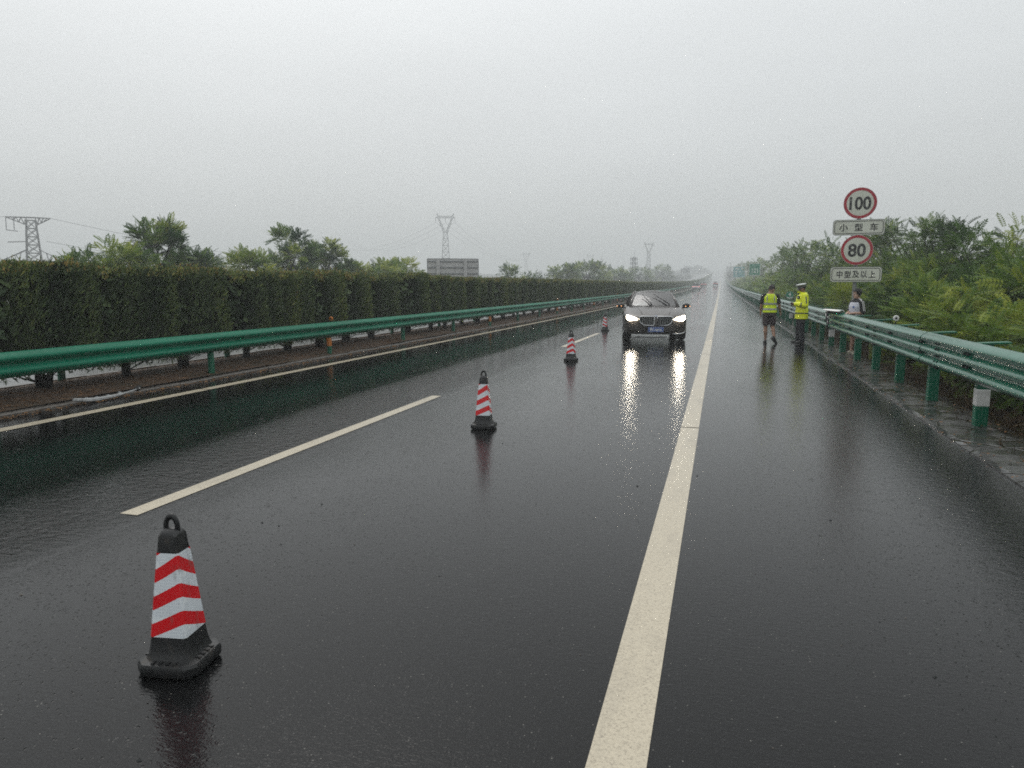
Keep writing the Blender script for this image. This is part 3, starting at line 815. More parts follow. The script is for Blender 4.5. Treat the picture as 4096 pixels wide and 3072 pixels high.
# --- low dry growth under the right rail
def blades(name, n, xr, yr, hr, wd, mat, label, cat, lean=.5, z0=None, seed=1, tint=(.4, .25), pw=1.6):
    g = np.random.default_rng(seed)
    x = g.uniform(*xr, n); y = yr[0] + (yr[1]-yr[0])*g.random(n)**pw
    z = zrv(y) + (z0(x) if z0 else 0)
    P = np.stack([x, y, z], 1); h = g.uniform(*hr, n)[:, None]
    D = np.stack([g.normal(0, lean, n), g.normal(0, lean, n), np.ones(n)], 1); D /= np.linalg.norm(D, axis=1, keepdims=True)
    W = np.cross(D, g.normal(0, 1, (n, 3))); W /= np.linalg.norm(W, axis=1, keepdims=True)
    bend = np.stack([g.normal(0, .3, n), g.normal(0, .3, n), -np.abs(g.normal(0, .15, n))], 1)*h
    V = np.stack([P - W*wd, P + W*wd, P + D*h*.6 + W*wd*.8, P + D*h*.6 - W*wd*.8, P + D*h + bend, P + D*h + bend + W*wd*.1], 1).reshape(-1, 3)
    i = np.arange(n)*6
    F = np.concatenate([np.stack([i, i+1, i+2, i+3], 1), np.stack([i+3, i+2, i+5, i+4], 1)])
    t = np.clip(g.normal(*tint, n), 0, 1)
    o = np_mesh(name, V, F, mat, None, np.concatenate([t, t])); tag(o, label, cat, None, 'stuff'); return o
vz = lambda x: np.interp(x, [3.3, 4.4, 7], [-.16, -.40, -.45])
blades('dry_undergrowth', 26000, (3.22, 4.9), (4, 75), (.12, .62), .006, M['dry'], 'tangled brown and olive undergrowth beneath the right guardrail', 'undergrowth', .75, vz, 3, (.45, .28))
def vines():
    g = np.random.default_rng(15); n = 2600
    y = 5 + 50*g.random(n)**1.7; x = g.uniform(3.3, 4.7, n); z = vz(x) + g.random(n)*.55*(x - 2.9)/1.6 + .04
    o_ = place_fronds(FR_N, np.stack([x, y, z], 1), g.normal(0, 1, (n, 3)) + np.array([-.6, 0, .1]), g.uniform(.4, .9, n), g, np.clip(g.normal(.6, .3, n), 0, 1))
    o = np_mesh('vines', o_[0], o_[1], M['dry'], None, o_[2]); tag(o, 'creeping olive and rust coloured vines behind the guardrail posts', 'vines', None, 'stuff')
vines()
blades('verge_weeds', 420, (2.75, 3.22), (5, 40), (.04, .16), .004, M['dry'], 'small weeds growing in the joints of the stone verge', 'weeds', .6, lambda x: 0*x + .02, 12, (.7, .25))
blades('tall_grass', 1500, (4.0, 5.6), (26, 60), (.8, 1.9), .010, M['dry'], 'tall thin olive grass stalks in front of the thicket near the two men', 'grass', .28, vz, 8, (.75, .15), 1.0)
# --- needles and dead leaves in the median and along the kerb
def litter(name, n, xr, yr, z0, ln, wd, mat, label, cat, seed, tint, pw=1.7):
    g = np.random.default_rng(seed)
    x = g.uniform(*xr, n); y = yr[0] + (yr[1]-yr[0])*g.random(n)**pw; a = g.uniform(0, PI, n)
    z = zrv(y) + z0(x) + g.uniform(.004, .03, n)
    D = np.stack([np.cos(a), np.sin(a), g.normal(0, .12, n)], 1)*(g.uniform(*ln, n)[:, None]); W = np.stack([-np.sin(a), np.cos(a), g.normal(0, .3, n)], 1)*wd
    P = np.stack([x, y, z], 1)
    V = np.stack([P - D, P + W, P + D, P - W], 1).reshape(-1, 3); F = np.arange(4*n).reshape(n, 4)
    o = np_mesh(name, V, F, mat, None, np.clip(g.normal(*tint, n), 0, 1)); tag(o, label, cat, None, 'stuff')
mz = lambda x: np.interp(x, [-10.45, -10.1, -9.7, -9.3, -8.9, -8.62, -8.5, -8.3], [.06, .11, .14, .13, .09, .06, .0, .0])
litter('needle_litter', 16000, (-10.3, -8.64), (4, 70), mz, (.02, .07), .006, M['litter'], 'brown needle litter on the median soil under the hedge', 'litter', 21, (.35, .25))
litter('kerb_leaves', 4600, (-8.49, -8.35), (4, 60), lambda x: 0*x, (.012, .035), .008, M['litter'], 'orange dead leaves washed against the median kerb', 'litter', 22, (.7, .2), 1.2)
litter('verge_leaves', 900, (2.3, 3.25), (4, 40), lambda x: 0*x + .03, (.010, .03), .012, M['litter'], 'dark wet leaf scraps scattered on the stone pavers', 'litter', 23, (.15, .2))
def specks():
    g = np.random.default_rng(31); mb = MB()
    for i in range(130):
        y = 1.4 + 24*random.random()**1.8; x = random.uniform(-4 - y*.1, 2.3); s_ = random.uniform(.004, .012)
        mb.add([(x - s_, y, .001), (x, y - s_*.7, .001), (x + s_*1.2, y + s_*.2, .001), (x + s_*.3, y + s_*.8, .001), (x, y, s_*.9)], [(0, 1, 4), (1, 2, 4), (2, 3, 4), (3, 0, 4)], 0 if random.random() < .7 else 1)
    o = mb.build('road_grit', [M['bolt'], M['kerb']]); tag(o, 'small scattered stones and leaf crumbs on the wet carriageway', 'grit', None, 'stuff')
specks()
# --- far woods
def far_wood(name, spots, label, seed, lf=1.1):
    """spots: x, y, ground z, width, height"""
    g = np.random.default_rng(seed); Vs, Ts = [], []
    for x, y, z, wd, h in spots:
        cl = max(5, int(wd*.55)); cx = g.uniform(-wd/2, wd/2, cl); hh = h*g.uniform(.55, 1.0, cl)*np.sqrt(np.maximum(.25, 1 - (cx/(wd*.62))**2))
        n = cl*90; ci = g.integers(0, cl, n); u = g.random(n)
        off = g.normal(0, 1, (n, 3)); off /= np.linalg.norm(off, axis=1, keepdims=True)
        r = (wd/cl)*1.1 + .8
        P = np.stack([x + cx[ci] + off[:, 0]*r*g.random(n)**.5, y + off[:, 1]*r, z + hh[ci]*u**.7 + off[:, 2]*.5], 1)
        A = g.normal(0, 1, (n, 3)); A /= np.linalg.norm(A, axis=1, keepdims=True); B = np.cross(A, g.normal(0, 1, (n, 3))); B /= np.linalg.norm(B, axis=1, keepdims=True)
        s_ = (lf*g.uniform(.6, 1.3, n))[:, None]
        Vs.append(np.stack([P - A*s_, P + B*s_*.7, P + A*s_, P - B*s_*.7], 1).reshape(-1, 3)); Ts.append(np.clip(g.normal(.4, .2, n), 0, 1))
    V = np.concatenate(Vs); o = np_mesh(name, V, np.arange(len(V)).reshape(-1, 4), M['fartree'], None, np.concatenate(Ts))
    tag(o, label, 'wood', None, 'stuff')
far_wood('far_wood', [(-31, 800, 14, 20, 11), (-24, 815, 15, 14, 13.5), (-18, 840, 16, 9, 8.5), (-46, 800, 13, 18, 6)], 'hazy clump of trees left of the road where it vanishes', 301)
far_wood('far_wood', [(9, 760, 13.5, 8, 9), (16, 790, 14, 12, 13), (26, 800, 14, 14, 12.5), (40, 800, 13.5, 20, 9), (7, 560, 7.5, 5, 6.5), (7.5, 470, 5, 5, 6.0)], 'hazy tree belt right of the road where it vanishes', 302)
sp_ = []
g_ = np.random.default_rng(9)
for x in np.arange(-330, -40, 13): sp_.append((x + g_.uniform(-4, 4), 640 + g_.uniform(-60, 60), 2, 20, 8.0 + 4.5*math.sin(x*.035)**2 + g_.uniform(-1, 1.5)))
far_wood('far_wood', sp_, 'long faint tree line along the horizon behind the hedge', 303, 1.5)
sp_ = []
for y in np.arange(300, 640, 20): sp_.append((-27 - g_.uniform(0, 4), y, zr(y) - 1.0, 8, 4.0 + g_.uniform(-.8, .8)))
far_wood('far_wood', sp_, 'grey-green bushy bank beyond the other carriageway under the far signboard', 304, .8)
# ------------------------------------------------------------------ traffic cones
def conemat():
    t = NT('cone reflective sleeve'); uv = t.node('UVMap'); sp = t.node('SeparateXYZ', Vector=uv)
    fr = t.math('FRACT', t.math('DIVIDE', t.math('SUBTRACT', 10*.119 + .459, sp.outputs[1]), .119))
    red = t.math('LESS_THAN', fr, .5)
    hc = t.node('TexVoronoi', dict(feature='DISTANCE_TO_EDGE'), Vector=t.coord((1, 1, 1)), Scale=70, Randomness=.25)
    n = t.noise(t.coord(), 9, 4)
    wcol = t.ramp(n.outputs[0], [(.3, (.64, .69, .74)), (.7, (.74, .79, .84))])
    wcol = t.mix(t.math('LESS_THAN', hc.outputs['Distance'], .10), wcol, (.84, .88, .90))
    rcol = t.ramp(n.outputs[0], [(.3, (.66, .003, .008)), (.7, (.76, .005, .011))])
    sm = t.maprange(t.noise(t.coord((1, 1, .5), loc=(3, 1, 7)), 17, 5, .7), .56, .72, 0, .55)
    t.bsdf(t.mix(sm, t.mix(red, wcol, rcol), (.16, .13, .11)), .3, Normal=t.bump(hc.outputs['Distance'], .12, .003), Coat_Weight=.4, Coat_Roughness=.1); return t.m
M['cone'] = conemat()
def octring(a, c, z): return [(-a, -a+c, z), (-a+c, -a, z), (a-c, -a, z), (a, -a+c, z), (a, a-c, z), (a-c, a, z), (-a+c, a, z), (-a, a-c, z)]
def make_cone():
    root = empty('traffic_cone')
    mb = MB(); mb.loft([octring(.182, .055, .008), octring(.188, .057, .018), octring(.188, .057, .048), octring(.180, .055, .060), octring(.150, .04, .066)], 0)
    for a in range(4):
        T = Matrix.Rotation(a*PI/2, 4, 'Z')
        for i in (-1.5, -.5, .5, 1.5): mb.box(tuple(T @ Vector((i*.045, -.148, .064))), (.018, .05, .010), 0, T)
        mb.box(tuple(T @ Vector((.13, -.13, .006))), (.05, .05, .012), 0, T)
    mb.build('base', M['blackrub'], root, 35)
    mb = MB(); A = lambda z: .118 - (z - .12)*(.118 - .058)/(.60 - .12)
    mb.loft([octring(.146, .035, .062), octring(.131, .025, .085), octring(.122, .02, .11), octring(A(.165), .016, .165), octring(A(.53) - .0, .012, .53), octring(A(.60), .012, .60), octring(A(.60) - .012, .014, .618), octring(.03, .01, .628)], 0)
    mb.build('body', M['blackrub'], root, 35)
    # sleeve with its own uv: u across each face, v = stripe coordinate
    z0, z1, e = .165, .53, .0025; V, F, UV = [], [], []
    r0, r1 = octring(A(z0)+e, .016, z0), octring(A(z1)+e, .012, z1); N = 6
    for k in range(8):
        a0, b0, a1, b1 = (Vector(q) for q in (r0[k], r0[(k+1) % 8], r1[k], r1[(k+1) % 8]))
        face = k // 2; flat = (k % 2 == 1)      # odd k: the four flat sides (1: -y, 3: +x, 5: +y, 7: -x)
        for i in range(N if flat else 1):
            u0, u1 = (i/N, (i+1)/N) if flat else (0, 1)
            q = [a0.lerp(b0, u0), a0.lerp(b0, u1), a1.lerp(b1, u1), a1.lerp(b1, u0)]
            i0 = len(V); V += [tuple(p) for p in q]; F.append((i0, i0+1, i0+2, i0+3))
            up = (face % 2 == 0)
            def off(u):
                if flat: return .062*(u if up else 1-u)
                return .062 if k in (2, 6) else 0.0
            UV += [(u0, z0 - off(u0)), (u1, z0 - off(u1)), (u1, z1 - off(u1)), (u0, z1 - off(u0))]
    V = [tuple(p) for p in V]
    me = bpy.data.meshes.new('reflective_sleeve'); me.from_pydata(V, [], F); me.materials.append(M['cone'])
    ul = me.uv_layers.new(name='UVMap'); ul.data.foreach_set('uv', [c for p in UV for c in p])
    o = bpy.data.objects.new('reflective_sleeve', me); COL.objects.link(o); o.parent = root
    mb = MB()
    pts = [(-.036 if i == 0 else -.036*math.cos(PI*i/12), 0, .632 + .046*math.sin(PI*i/12)) for i in range(13)]
    mb.tube([(-.036, 0, .60)] + pts + [(.036, 0, .60)], (.0145), 8)
    mb.build('handle', M['blackrub'], root, True)
    return root
CL = [(-2.19, 2.37, 9.3, 'nearest red and white striped cone with black base, large in the foreground'),
      (-2.57, 7.65, 6.5, 'second striped cone along the row, standing alone mid-road beyond the nearest cone'),
      (-3.10, 15.26, -11.4, 'third striped cone, in front of the second white lane dash'),
      (-3.99, 25.8, -95, 'farthest and smallest striped cone, beside the dark sedan')]
c0 = make_cone()
for i, (x, y, rz, lab) in enumerate(CL):
    o = c0 if i == 0 else copy_tree(c0)
    o.location = (x, y, zr(y)); o.scale = (.72, .72, .98); o.rotation_euler = (0, 0, R(rz)); tag(o, lab, 'traffic cone', 'traffic cones closing the lane')

# ------------------------------------------------------------------ the dark sedan
def carpaint(name, col, drops=True):
    t = NT(name); c = t.coord()
    n = t.noise(c, 260, 1); d = t.node('TexVoronoi', dict(feature='F1'), Vector=c, Scale=38)
    h = t.maprange(d.outputs['Distance'], .0, .3, 1, 0)
    colr = t.ramp(n.outputs[0], [(.35, tuple(x*.8 for x in col)), (.65, tuple(x*1.25 for x in col))])
    t.bsdf(colr, .42, Metallic=.3, Coat_Weight=.6 if drops else 1, Coat_Roughness=.12, Normal=t.bump(h, .22 if drops else 0, .008)); return t.m
M['darkpaint'] = carpaint('dark umber car paint', (.046, .040, .036))
M['silverpaint'] = carpaint('silver car paint', (.50, .51, .52), False)
M['whitepaint'] = carpaint('white car paint', (.62, .62, .61), False)
M['redpaint'] = carpaint('dark red car paint', (.12, .02, .02), False)
M['chrome'] = plain('chrome', (.62, .63, .64), .12, .05, 4, Metallic=1.0)
M['blackplastic'] = plain('black plastic trim', (.008, .008, .009), .35, .2, 9)
M['tyre'] = plain('wet tyre', (.012, .012, .013), .45, .25, 20)
M['rim'] = plain('alloy rim', (.22, .22, .23), .3, .1, 4, Metallic=.8)
M['cabin'] = plain('dark cabin', (.020, .019, .018), .6)
M['towel'] = plain('pale blue cloth', (.46, .58, .58), .8, .15, 9)
M['torn'] = plain('scuffed grey plastic', (.16, .16, .16), .6)
M['plateblue'] = plain('licence plate blue', (.012, .075, .33), .35)
M['amber'] = emit('amber indicator', (1, .42, .12), 3)
M['headlamp'] = emit('headlamp glare', (1, .88, .68), 30, 'AUTO')
M['headlens'] = emit('headlamp lens', (1, .93, .80), 30)
M['tail'] = emit('tail lamp', (1, .06, .07), .8)
def glass():
    t = NT('car glass'); fr = t.node('Fresnel', IOR=1.5)
    d = t.node('TexVoronoi', dict(feature='F1'), Vector=t.coord(), Scale=40)
    bp = t.bump(t.maprange(d.outputs['Distance'], .0, .3, 1, 0), .15, .005)
    gl = t.node('BsdfGlossy', Color=(.9, .9, .9), Roughness=.05, Normal=bp); tr = t.node('BsdfTransparent', Color=(.42, .47, .46))
    mx = t.node('MixShader', Fac=t.math('ADD', t.math('MULTIPLY', fr, .9), .09, clamp=True)); t.t.links.new(tr.outputs[0], mx.inputs[1]); t.t.links.new(gl.outputs[0], mx.inputs[2])
    t.t.links.new(mx.outputs[0], t.out.inputs['Surface']); return t.m
M['glass'] = glass()
M['darkglass'] = plain('dark car window', (.012, .014, .015), .08)

def se_ring(s, hw, zb, zt, n=32, e=.36, et=None):
    zc, hh = (zb+zt)/2, (zt-zb)/2; out = []
    for k in range(n):
        a = 2*PI*(k+.5)/n; c, q = math.cos(a), math.sin(a)
        ee = e if q < 0 else (et or e)
        out.append((hw*math.copysign(abs(c)**ee, c), s, zc + hh*math.copysign(abs(q)**e, q)))
    return out
def wheel(parent, x, y, r=.345, wd=.24):
    w_ = empty('wheel'); w_.parent = parent; w_.location = (x, y, r)
    sg = 1 if x > 0 else -1
    T = Matrix.Rotation(PI/2, 4, 'Y'); h = wd/2
    mb = MB(); mb.lathe([(r*.68, -h*.92), (r*.9, -h), (r*.985, -h*.72), (r, -h*.3), (r, h*.3), (r*.985, h*.72), (r*.9, h), (r*.68, h*.92)], 28, 0, T, False, False); mb.build('tyre', M['tyre'], w_, 40)
    mb = MB(); mb.lathe([(r*.69, -h*.9), (r*.69, h*.9)], 24, 0, T, False, False); mb.lathe([(.0, sg*h*.35), (r*.66, sg*h*.3)], 24, 1, T, False, False)
    for i in range(5):
        a = i*2*PI/5; mb.bar((sg*h*.7, 0, 0), (sg*h*.85, math.cos(a)*r*.66, math.sin(a)*r*.66), .05)
    mb.build('rim', [M['rim'], M['blackplastic']], w_, 40)
SED = [(0, .50, .27, .66), (.03, .66, .235, .71), (.10, .80, .205, .755), (.22, .875, .19, .80), (.45, .92, .18, .885), (.9, .94, .18, .975), (1.32, .945, .18, 1.035), (1.9, .945, .2, 1.0), (2.6, .945, .2, .985), (3.3, .945, .2, 1.0), (3.9, .94, .2, 1.03), (4.5, .91, .22, 1.03), (4.85, .85, .26, 1.0), (5.0, .74, .34, .93), (5.04, .6, .42, .85)]
def nose(x): return float(np.interp(abs(x), [0, .5, .66, .80, .875, .92], [0, .004, .035, .105, .225, .44]))
def make_sedan():
    root = empty('sedan')
    mb = MB(); mb.loft([se_ring(*s) for s in SED], 0)
    body = mb.build('body', M['darkpaint'], root, 45)
    cut = MB()
    for s in (.87, 3.86):
        for sg in (-1, 1):
            cut.lathe([(.385, -.18), (.385, .18)], 32, 0, Matrix.Translation((sg*.86, s, .36)) @ Matrix.Rotation(PI/2, 4, 'Y'))
    cb = MB(); cb.loft([[(x, y, z) for x, y in ((-.70, 1.45), (.70, 1.45), (.72, 4.1), (-.72, 4.1))] for z in (.55, 1.2)], 0)
    c1 = cut.build('cut', M['blackplastic']); c2 = cb.build('cut2', M['cabin'])
    bake(body, [('BOOLEAN', dict(operation='DIFFERENCE', object=c1, solver='EXACT'))])
    bake(body, [('BOOLEAN', dict(operation='DIFFERENCE', object=c2, solver='EXACT'))])
    for c in (c1, c2): bpy.data.objects.remove(c)
    me = body.data
    me.set_sharp_from_angle(angle=R(40))
    # cabin: roof skin and pillars
    def grid(f, nu, nv):
        m_ = MB(); m_.add([f(i/nu, j/nv) for j in range(nv+1) for i in range(nu+1)], [(j*(nu+1)+i, j*(nu+1)+i+1, (j+1)*(nu+1)+i+1, (j+1)*(nu+1)+i) for j in range(nv) for i in range(nu)]); return m_
    L = lambda a, b, t: a + (b-a)*t
    roof = lambda u, v: ((2*u-1)*L(.525, .52, v), L(2.03, 3.48, v) - .06*(1-(2*u-1)**2)*(1-v)**2, 1.425 + .055*(1-abs(2*u-1)**2.6)*math.sin(PI*(.12+.76*v))**.6)
    r_ = grid(roof, 14, 12).build('roof', M['darkpaint'], root, True, False); r_.modifiers.new('t', 'SOLIDIFY').thickness = .03; r_.modifiers['t'].offset = -1
    for sg in (-1, 1):
        mb = MB(); mb.tube([(sg*.735, 1.22, .99), (sg*.655, 1.58, 1.22), (sg*.535, 2.03, 1.425)], [.045, .034, .03], 8)
        mb.tube([(sg*.535, 2.03, 1.425), (sg*.55, 2.7, 1.445), (sg*.53, 3.48, 1.425)], [.03, .03, .03], 8)
        mb.tube([(sg*.53, 3.48, 1.425), (sg*.68, 3.95, 1.22), (sg*.76, 4.4, 1.02)], [.04, .07, .08], 8)
        mb.bar((sg*.80, 2.68, .95), (sg*.56, 2.75, 1.43), .06)
        mb.build('roof_pillars', M['darkpaint'], root, True)
    ws = lambda u, v: ((2*u-1)*L(.70, .51, v), L(1.26, 2.03, v) - .10*(1-(2*u-1)**2), L(1.022, 1.435, v) + .02*math.sin(PI*v))
    grid(ws, 14, 8).build('windscreen', M['glass'], root, True, False)
    rg = lambda u, v: ((2*u-1)*L(.72, .555, v), L(4.42, 3.50, v) + .08*(1-(2*u-1)**2), L(1.03, 1.43, v) + .02*math.sin(PI*v))
    grid(rg, 10, 6).build('rear_window', M['darkglass'], root, True, False)
    for sg in (-1, 1):
        sd = lambda u, v: (sg*L(.795, .55, v**1.1), L(L(1.40, 2.05, v), L(4.15, 3.48, v), u), L(.97, 1.43, v))
        grid(sd, 10, 6).build('side_window', M['darkglass'], root, True, False)
    # cabin inside: dashboard, seats, wheel, pale cloth on the dash
    mb = MB(); mb.box((0, 2.6, .57), (1.36, 2.4, .04)); mb.box((0, 1.62, .88), (1.38, .42, .22), 0, None, .05)
    mb.build('dashboard', M['cabin'], root)
    for sx in (-.37, .37):
        mb = MB(); mb.box((sx, 2.65, .72), (.5, .5, .18), 0, None, .05); mb.box((sx, 2.95, 1.0), (.48, .14, .6), 0, (R(-12), 0, 0), .05); mb.box((sx, 3.06, 1.33), (.26, .10, .17), 0, (R(-8), 0, 0), .04); mb.build('seat', M['cabin'], root, 40)
    mb = MB(); mb.box((0, 3.75, .95), (1.2, .2, .55), 0, (R(-15), 0, 0), .06); mb.build('rear_seat', M['cabin'], root, 40)
    mb = MB(); mb.tube([(.37 + .18*math.cos(a), 1.98 + .06*math.sin(a), .98 + .17*math.sin(a)) for a in [i*2*PI/20 for i in range(21)]], .015, 6, 0, False); mb.build('steering_wheel', M['blackplastic'], root, True)
    mb = MB()
    mb.loft([[(-.58, 1.42, 1.0), (-.22, 1.40, 1.0), (-.20, 1.70, 1.0), (-.6, 1.70, 1.0)], [(-.55, 1.46, 1.045), (-.26, 1.45, 1.06), (-.22, 1.68, 1.11), (-.56, 1.68, 1.06)], [(-.45, 1.52, 1.06), (-.34, 1.52, 1.09), (-.27, 1.64, 1.13), (-.42, 1.64, 1.09)]], 0)
    mb.build('dash_cloth', M['towel'], root, True)
    mb = MB(); mb.box((0, 1.93, 1.40), (.30, .05, .05), 0, None, .02); mb.box((0, 1.96, 1.36), (.16, .03, .06), 0, None, .01); mb.build('rear_view_mirror', M['cabin'], root)
    # grille: two kidneys
    def outline(sg, inset=0.0):
        P = [(.045, .715), (.075, .738), (.42, .738), (.487, .715), (.482, .62), (.43, .535), (.34, .478), (.08, .466), (.045, .50)]
        cx, cz = .26, .60
        return [(sg*(cx + (x-cx)*(1-inset)), cz + (z-cz)*(1-inset)) for x, z in P]
    for sg in (-1, 1):
        g_ = MB(); P = outline(sg)
        back = [(x, nose(x) - .006, z) for x, z in P]; bk2 = [(x, nose(x) + .05, z) for x, z in P]
        g_.loft([bk2, back], 0)
        q = g_.build('grille', M['blackplastic'], root)
        mb = MB(); pp = [(x, nose(x) - .016, z) for x, z in P]; pp = pp + [pp[0], pp[1]]; mb.tube(pp, .0155, 8, 0, False); mb.build('frame', M['chrome'], q, True)
        mb = MB()
        for i in range(8):
            x = .085 + i*.05; zt = .722; zb = float(np.interp(x, [.05, .08, .34, .43, .482], [.5, .48, .49, .545, .63])) + .012
            mb.box((sg*x, nose(x) - .012, (zt+zb)/2), (.010, .016, zt-zb), 0, None, .003)
        mb.build('slats', M['chrome'], q)
    for sg in (-1, 1):
        P = [(.53, .655), (.60, .70), (.72, .735), (.835, .765), (.862, .735), (.845, .66), (.79, .615), (.62, .622)]
        f_ = [(sg*x, nose(x) - .045 - .0*(x-.5), z) for x, z in P]; b_ = [(sg*x, nose(x) + .10, z) for x, z in P]
        mb = MB(); mb.loft([b_, f_], 0); h = mb.build('headlight', M['headlamp'], root)
        mb = MB()
        for cx in (.665, .775):
            mb.lathe([(.0, .0), (.034, .0), (.042, -.012)], 16, 0, Matrix.Translation((sg*cx, nose(cx) - .062, .672)) @ Matrix.Rotation(-PI/2, 4, 'X') , True, False)
        mb.build('lens', M['headlens'], h)
    # bumper: dark lower intake, plate, the surviving chrome corner, torn undertray
    mb = MB(); P = [(-.60, .30), (.60, .30), (.66, .245), (.60, .205), (-.60, .205), (-.66, .245)]
    mb.loft([[(x, nose(x) + .12, z) for x, z in P], [(x, nose(x) - .010 + .02, z) for x, z in P]], 0); mb.build('lower_intake', M['blackplastic'], root)
    mb = MB(); mb.box((0, -.034, .352), (.455, .012, .150), 0, None, .004); pl = mb.build('license_plate', M['plateblue'], root)
    mb = MB()
    for a, b in (((-.218, .415), (.218, .415)), ((-.218, .289), (.218, .289)), ((-.218, .289), (-.218, .415)), ((.218, .289), (.218, .415))):
        mb.box(((a[0]+b[0])/2, -.0415, (a[1]+b[1])/2), (max(.005, abs(a[0]-b[0])), .003, max(.005, abs(a[1]-b[1]))))
    mb.build('plate_rim', M['signwhite'], pl)
    text_obj('plate_number', '鄂E·A8R28', .098, M['signwhite'], pl, (0, -.042, .352), (PI/2, 0, 0), .0022, .001, .80)
    mb = MB(); mb.tube([(x, nose(x) - .02 + .02*(z < .2), z) for x, z in ((.50, .232), (.60, .226), (.72, .230), (.82, .255), (.85, .30))], [.008, .022, .024, .018, .006], 8); mb.build('chrome_trim', M['chrome'], root, True)
    mb = MB(); mb.loft([[(x, .03, z) for x, z in ((-.68, .10), (-.55, .145), (-.45, .160), (-.36, .135), (.05, .14), (.33, .145), (.33, .100), (-.1, .092), (-.68, .09))], [(x, .06, z) for x, z in ((-.68, .10), (-.55, .145), (-.45, .160), (-.36, .135), (.05, .14), (.33, .145), (.33, .100), (-.1, .092), (-.68, .09))]], 0); mb.build('torn_undertray', M['torn'], root)
    # hood creases, badge
    mb = MB()
    for sg in (-1, 1):
        pts = []
        for s in (.18, .45, .9, 1.2): 
            zt = float(np.interp(s, [q[0] for q in SED], [q[3] for q in SED])); pts.append((sg*(.36 + .17*s), s, zt + .002))
        mb.tube(pts, .010, 6)
    mb.build('hood_crease', M['darkpaint'], root, True)
    T = Matrix.Translation((0, .022, .752)) @ Matrix.Rotation(R(50), 4, 'X')
    mb = MB(); mb.lathe([(.0, .0), (.041, .0), (.041, .008), (.0, .009)], 20, 0, T)
    em = mb.build('emblem', M['blackplastic'], root)
    mb = MB()
    for i in range(4):
        a0 = i*PI/2; v = [(0, 0, .0095)] + [(.026*math.cos(a0 + j*PI/12), .026*math.sin(a0 + j*PI/12), .0095) for j in range(7)]
        mb.add(v, [(0, j, j+1) for j in range(1, 7)], i % 2, T)
    ring = [(.036*math.cos(i*PI/12), .036*math.sin(i*PI/12), .010) for i in range(25)]; mb.tube([tuple(T @ Vector(p)) for p in ring], .004, 6, 2, False)
    mb.build('roundel', [M['signwhite'], M['plateblue'], M['chrome']], em, fixn=False)
    # wipers
    for pts in (((-.08, 1.19, 1.04), (-.19, 1.36, 1.15), (-.36, 1.66, 1.34)), ((.46, 1.22, 1.04), (.28, 1.40, 1.17), (-.02, 1.68, 1.36))):
        mb = MB(); P = [Vector(p) for p in pts]; off = Vector((0, -.035, .03))
        mb.tube([P[0] + off, P[1] + off*1.4], [.020, .015], 6); a = P[1].lerp(P[0], .7); mb.tube([a + off*.9, P[2] + off], [.016, .010], 6); mb.tube([P[0] + off*.6, P[0]], .02, 6)
        mb.build('wiper', M['blackplastic'], root, True)
    # mirrors with lit indicators
    for sg in (-1, 1):
        mb = MB(); mb.ell((sg*1.03, 1.72, 1.015), (.125, .07, .075), 0, 14, 9); mb.bar((sg*.84, 1.75, .955), (sg*1.0, 1.73, .955), .03)
        q = mb.build('door_mirror', M['blackplastic'], root, True)
        mb = MB(); mb.tube([(sg*x, 1.655 + (x - .98)*.25 - .004, .998) for x in (.99, 1.05, 1.12, 1.145)], .008, 6); mb.build('indicator', M['amber'], q)
    for s in (.87, 3.86):
        for sg in (-1, 1): wheel(root, sg*.81, s)
    for sg in (-1, 1):
        mb = MB(); mb.box((sg*.66, 5.01, .86), (.34, .05, .12), 0, (0, 0, R(sg*18)), .02); mb.build('tail_light', M['tail'], root)
        mb = MB(); mb.box((sg*.948, 2.2, .86), (.012, .20, .025)); mb.box((sg*.948, 3.15, .86), (.012, .20, .025)); mb.build('door_handles', M['chrome'], root)
    return root
sd = make_sedan()
sd.location = (-1.80, 21.35, zr(21.3)); sd.rotation_euler = (0, 0, R(8))
tag(sd, 'dark brown sedan facing the camera with headlights on and wipers raised across the windscreen', 'car')

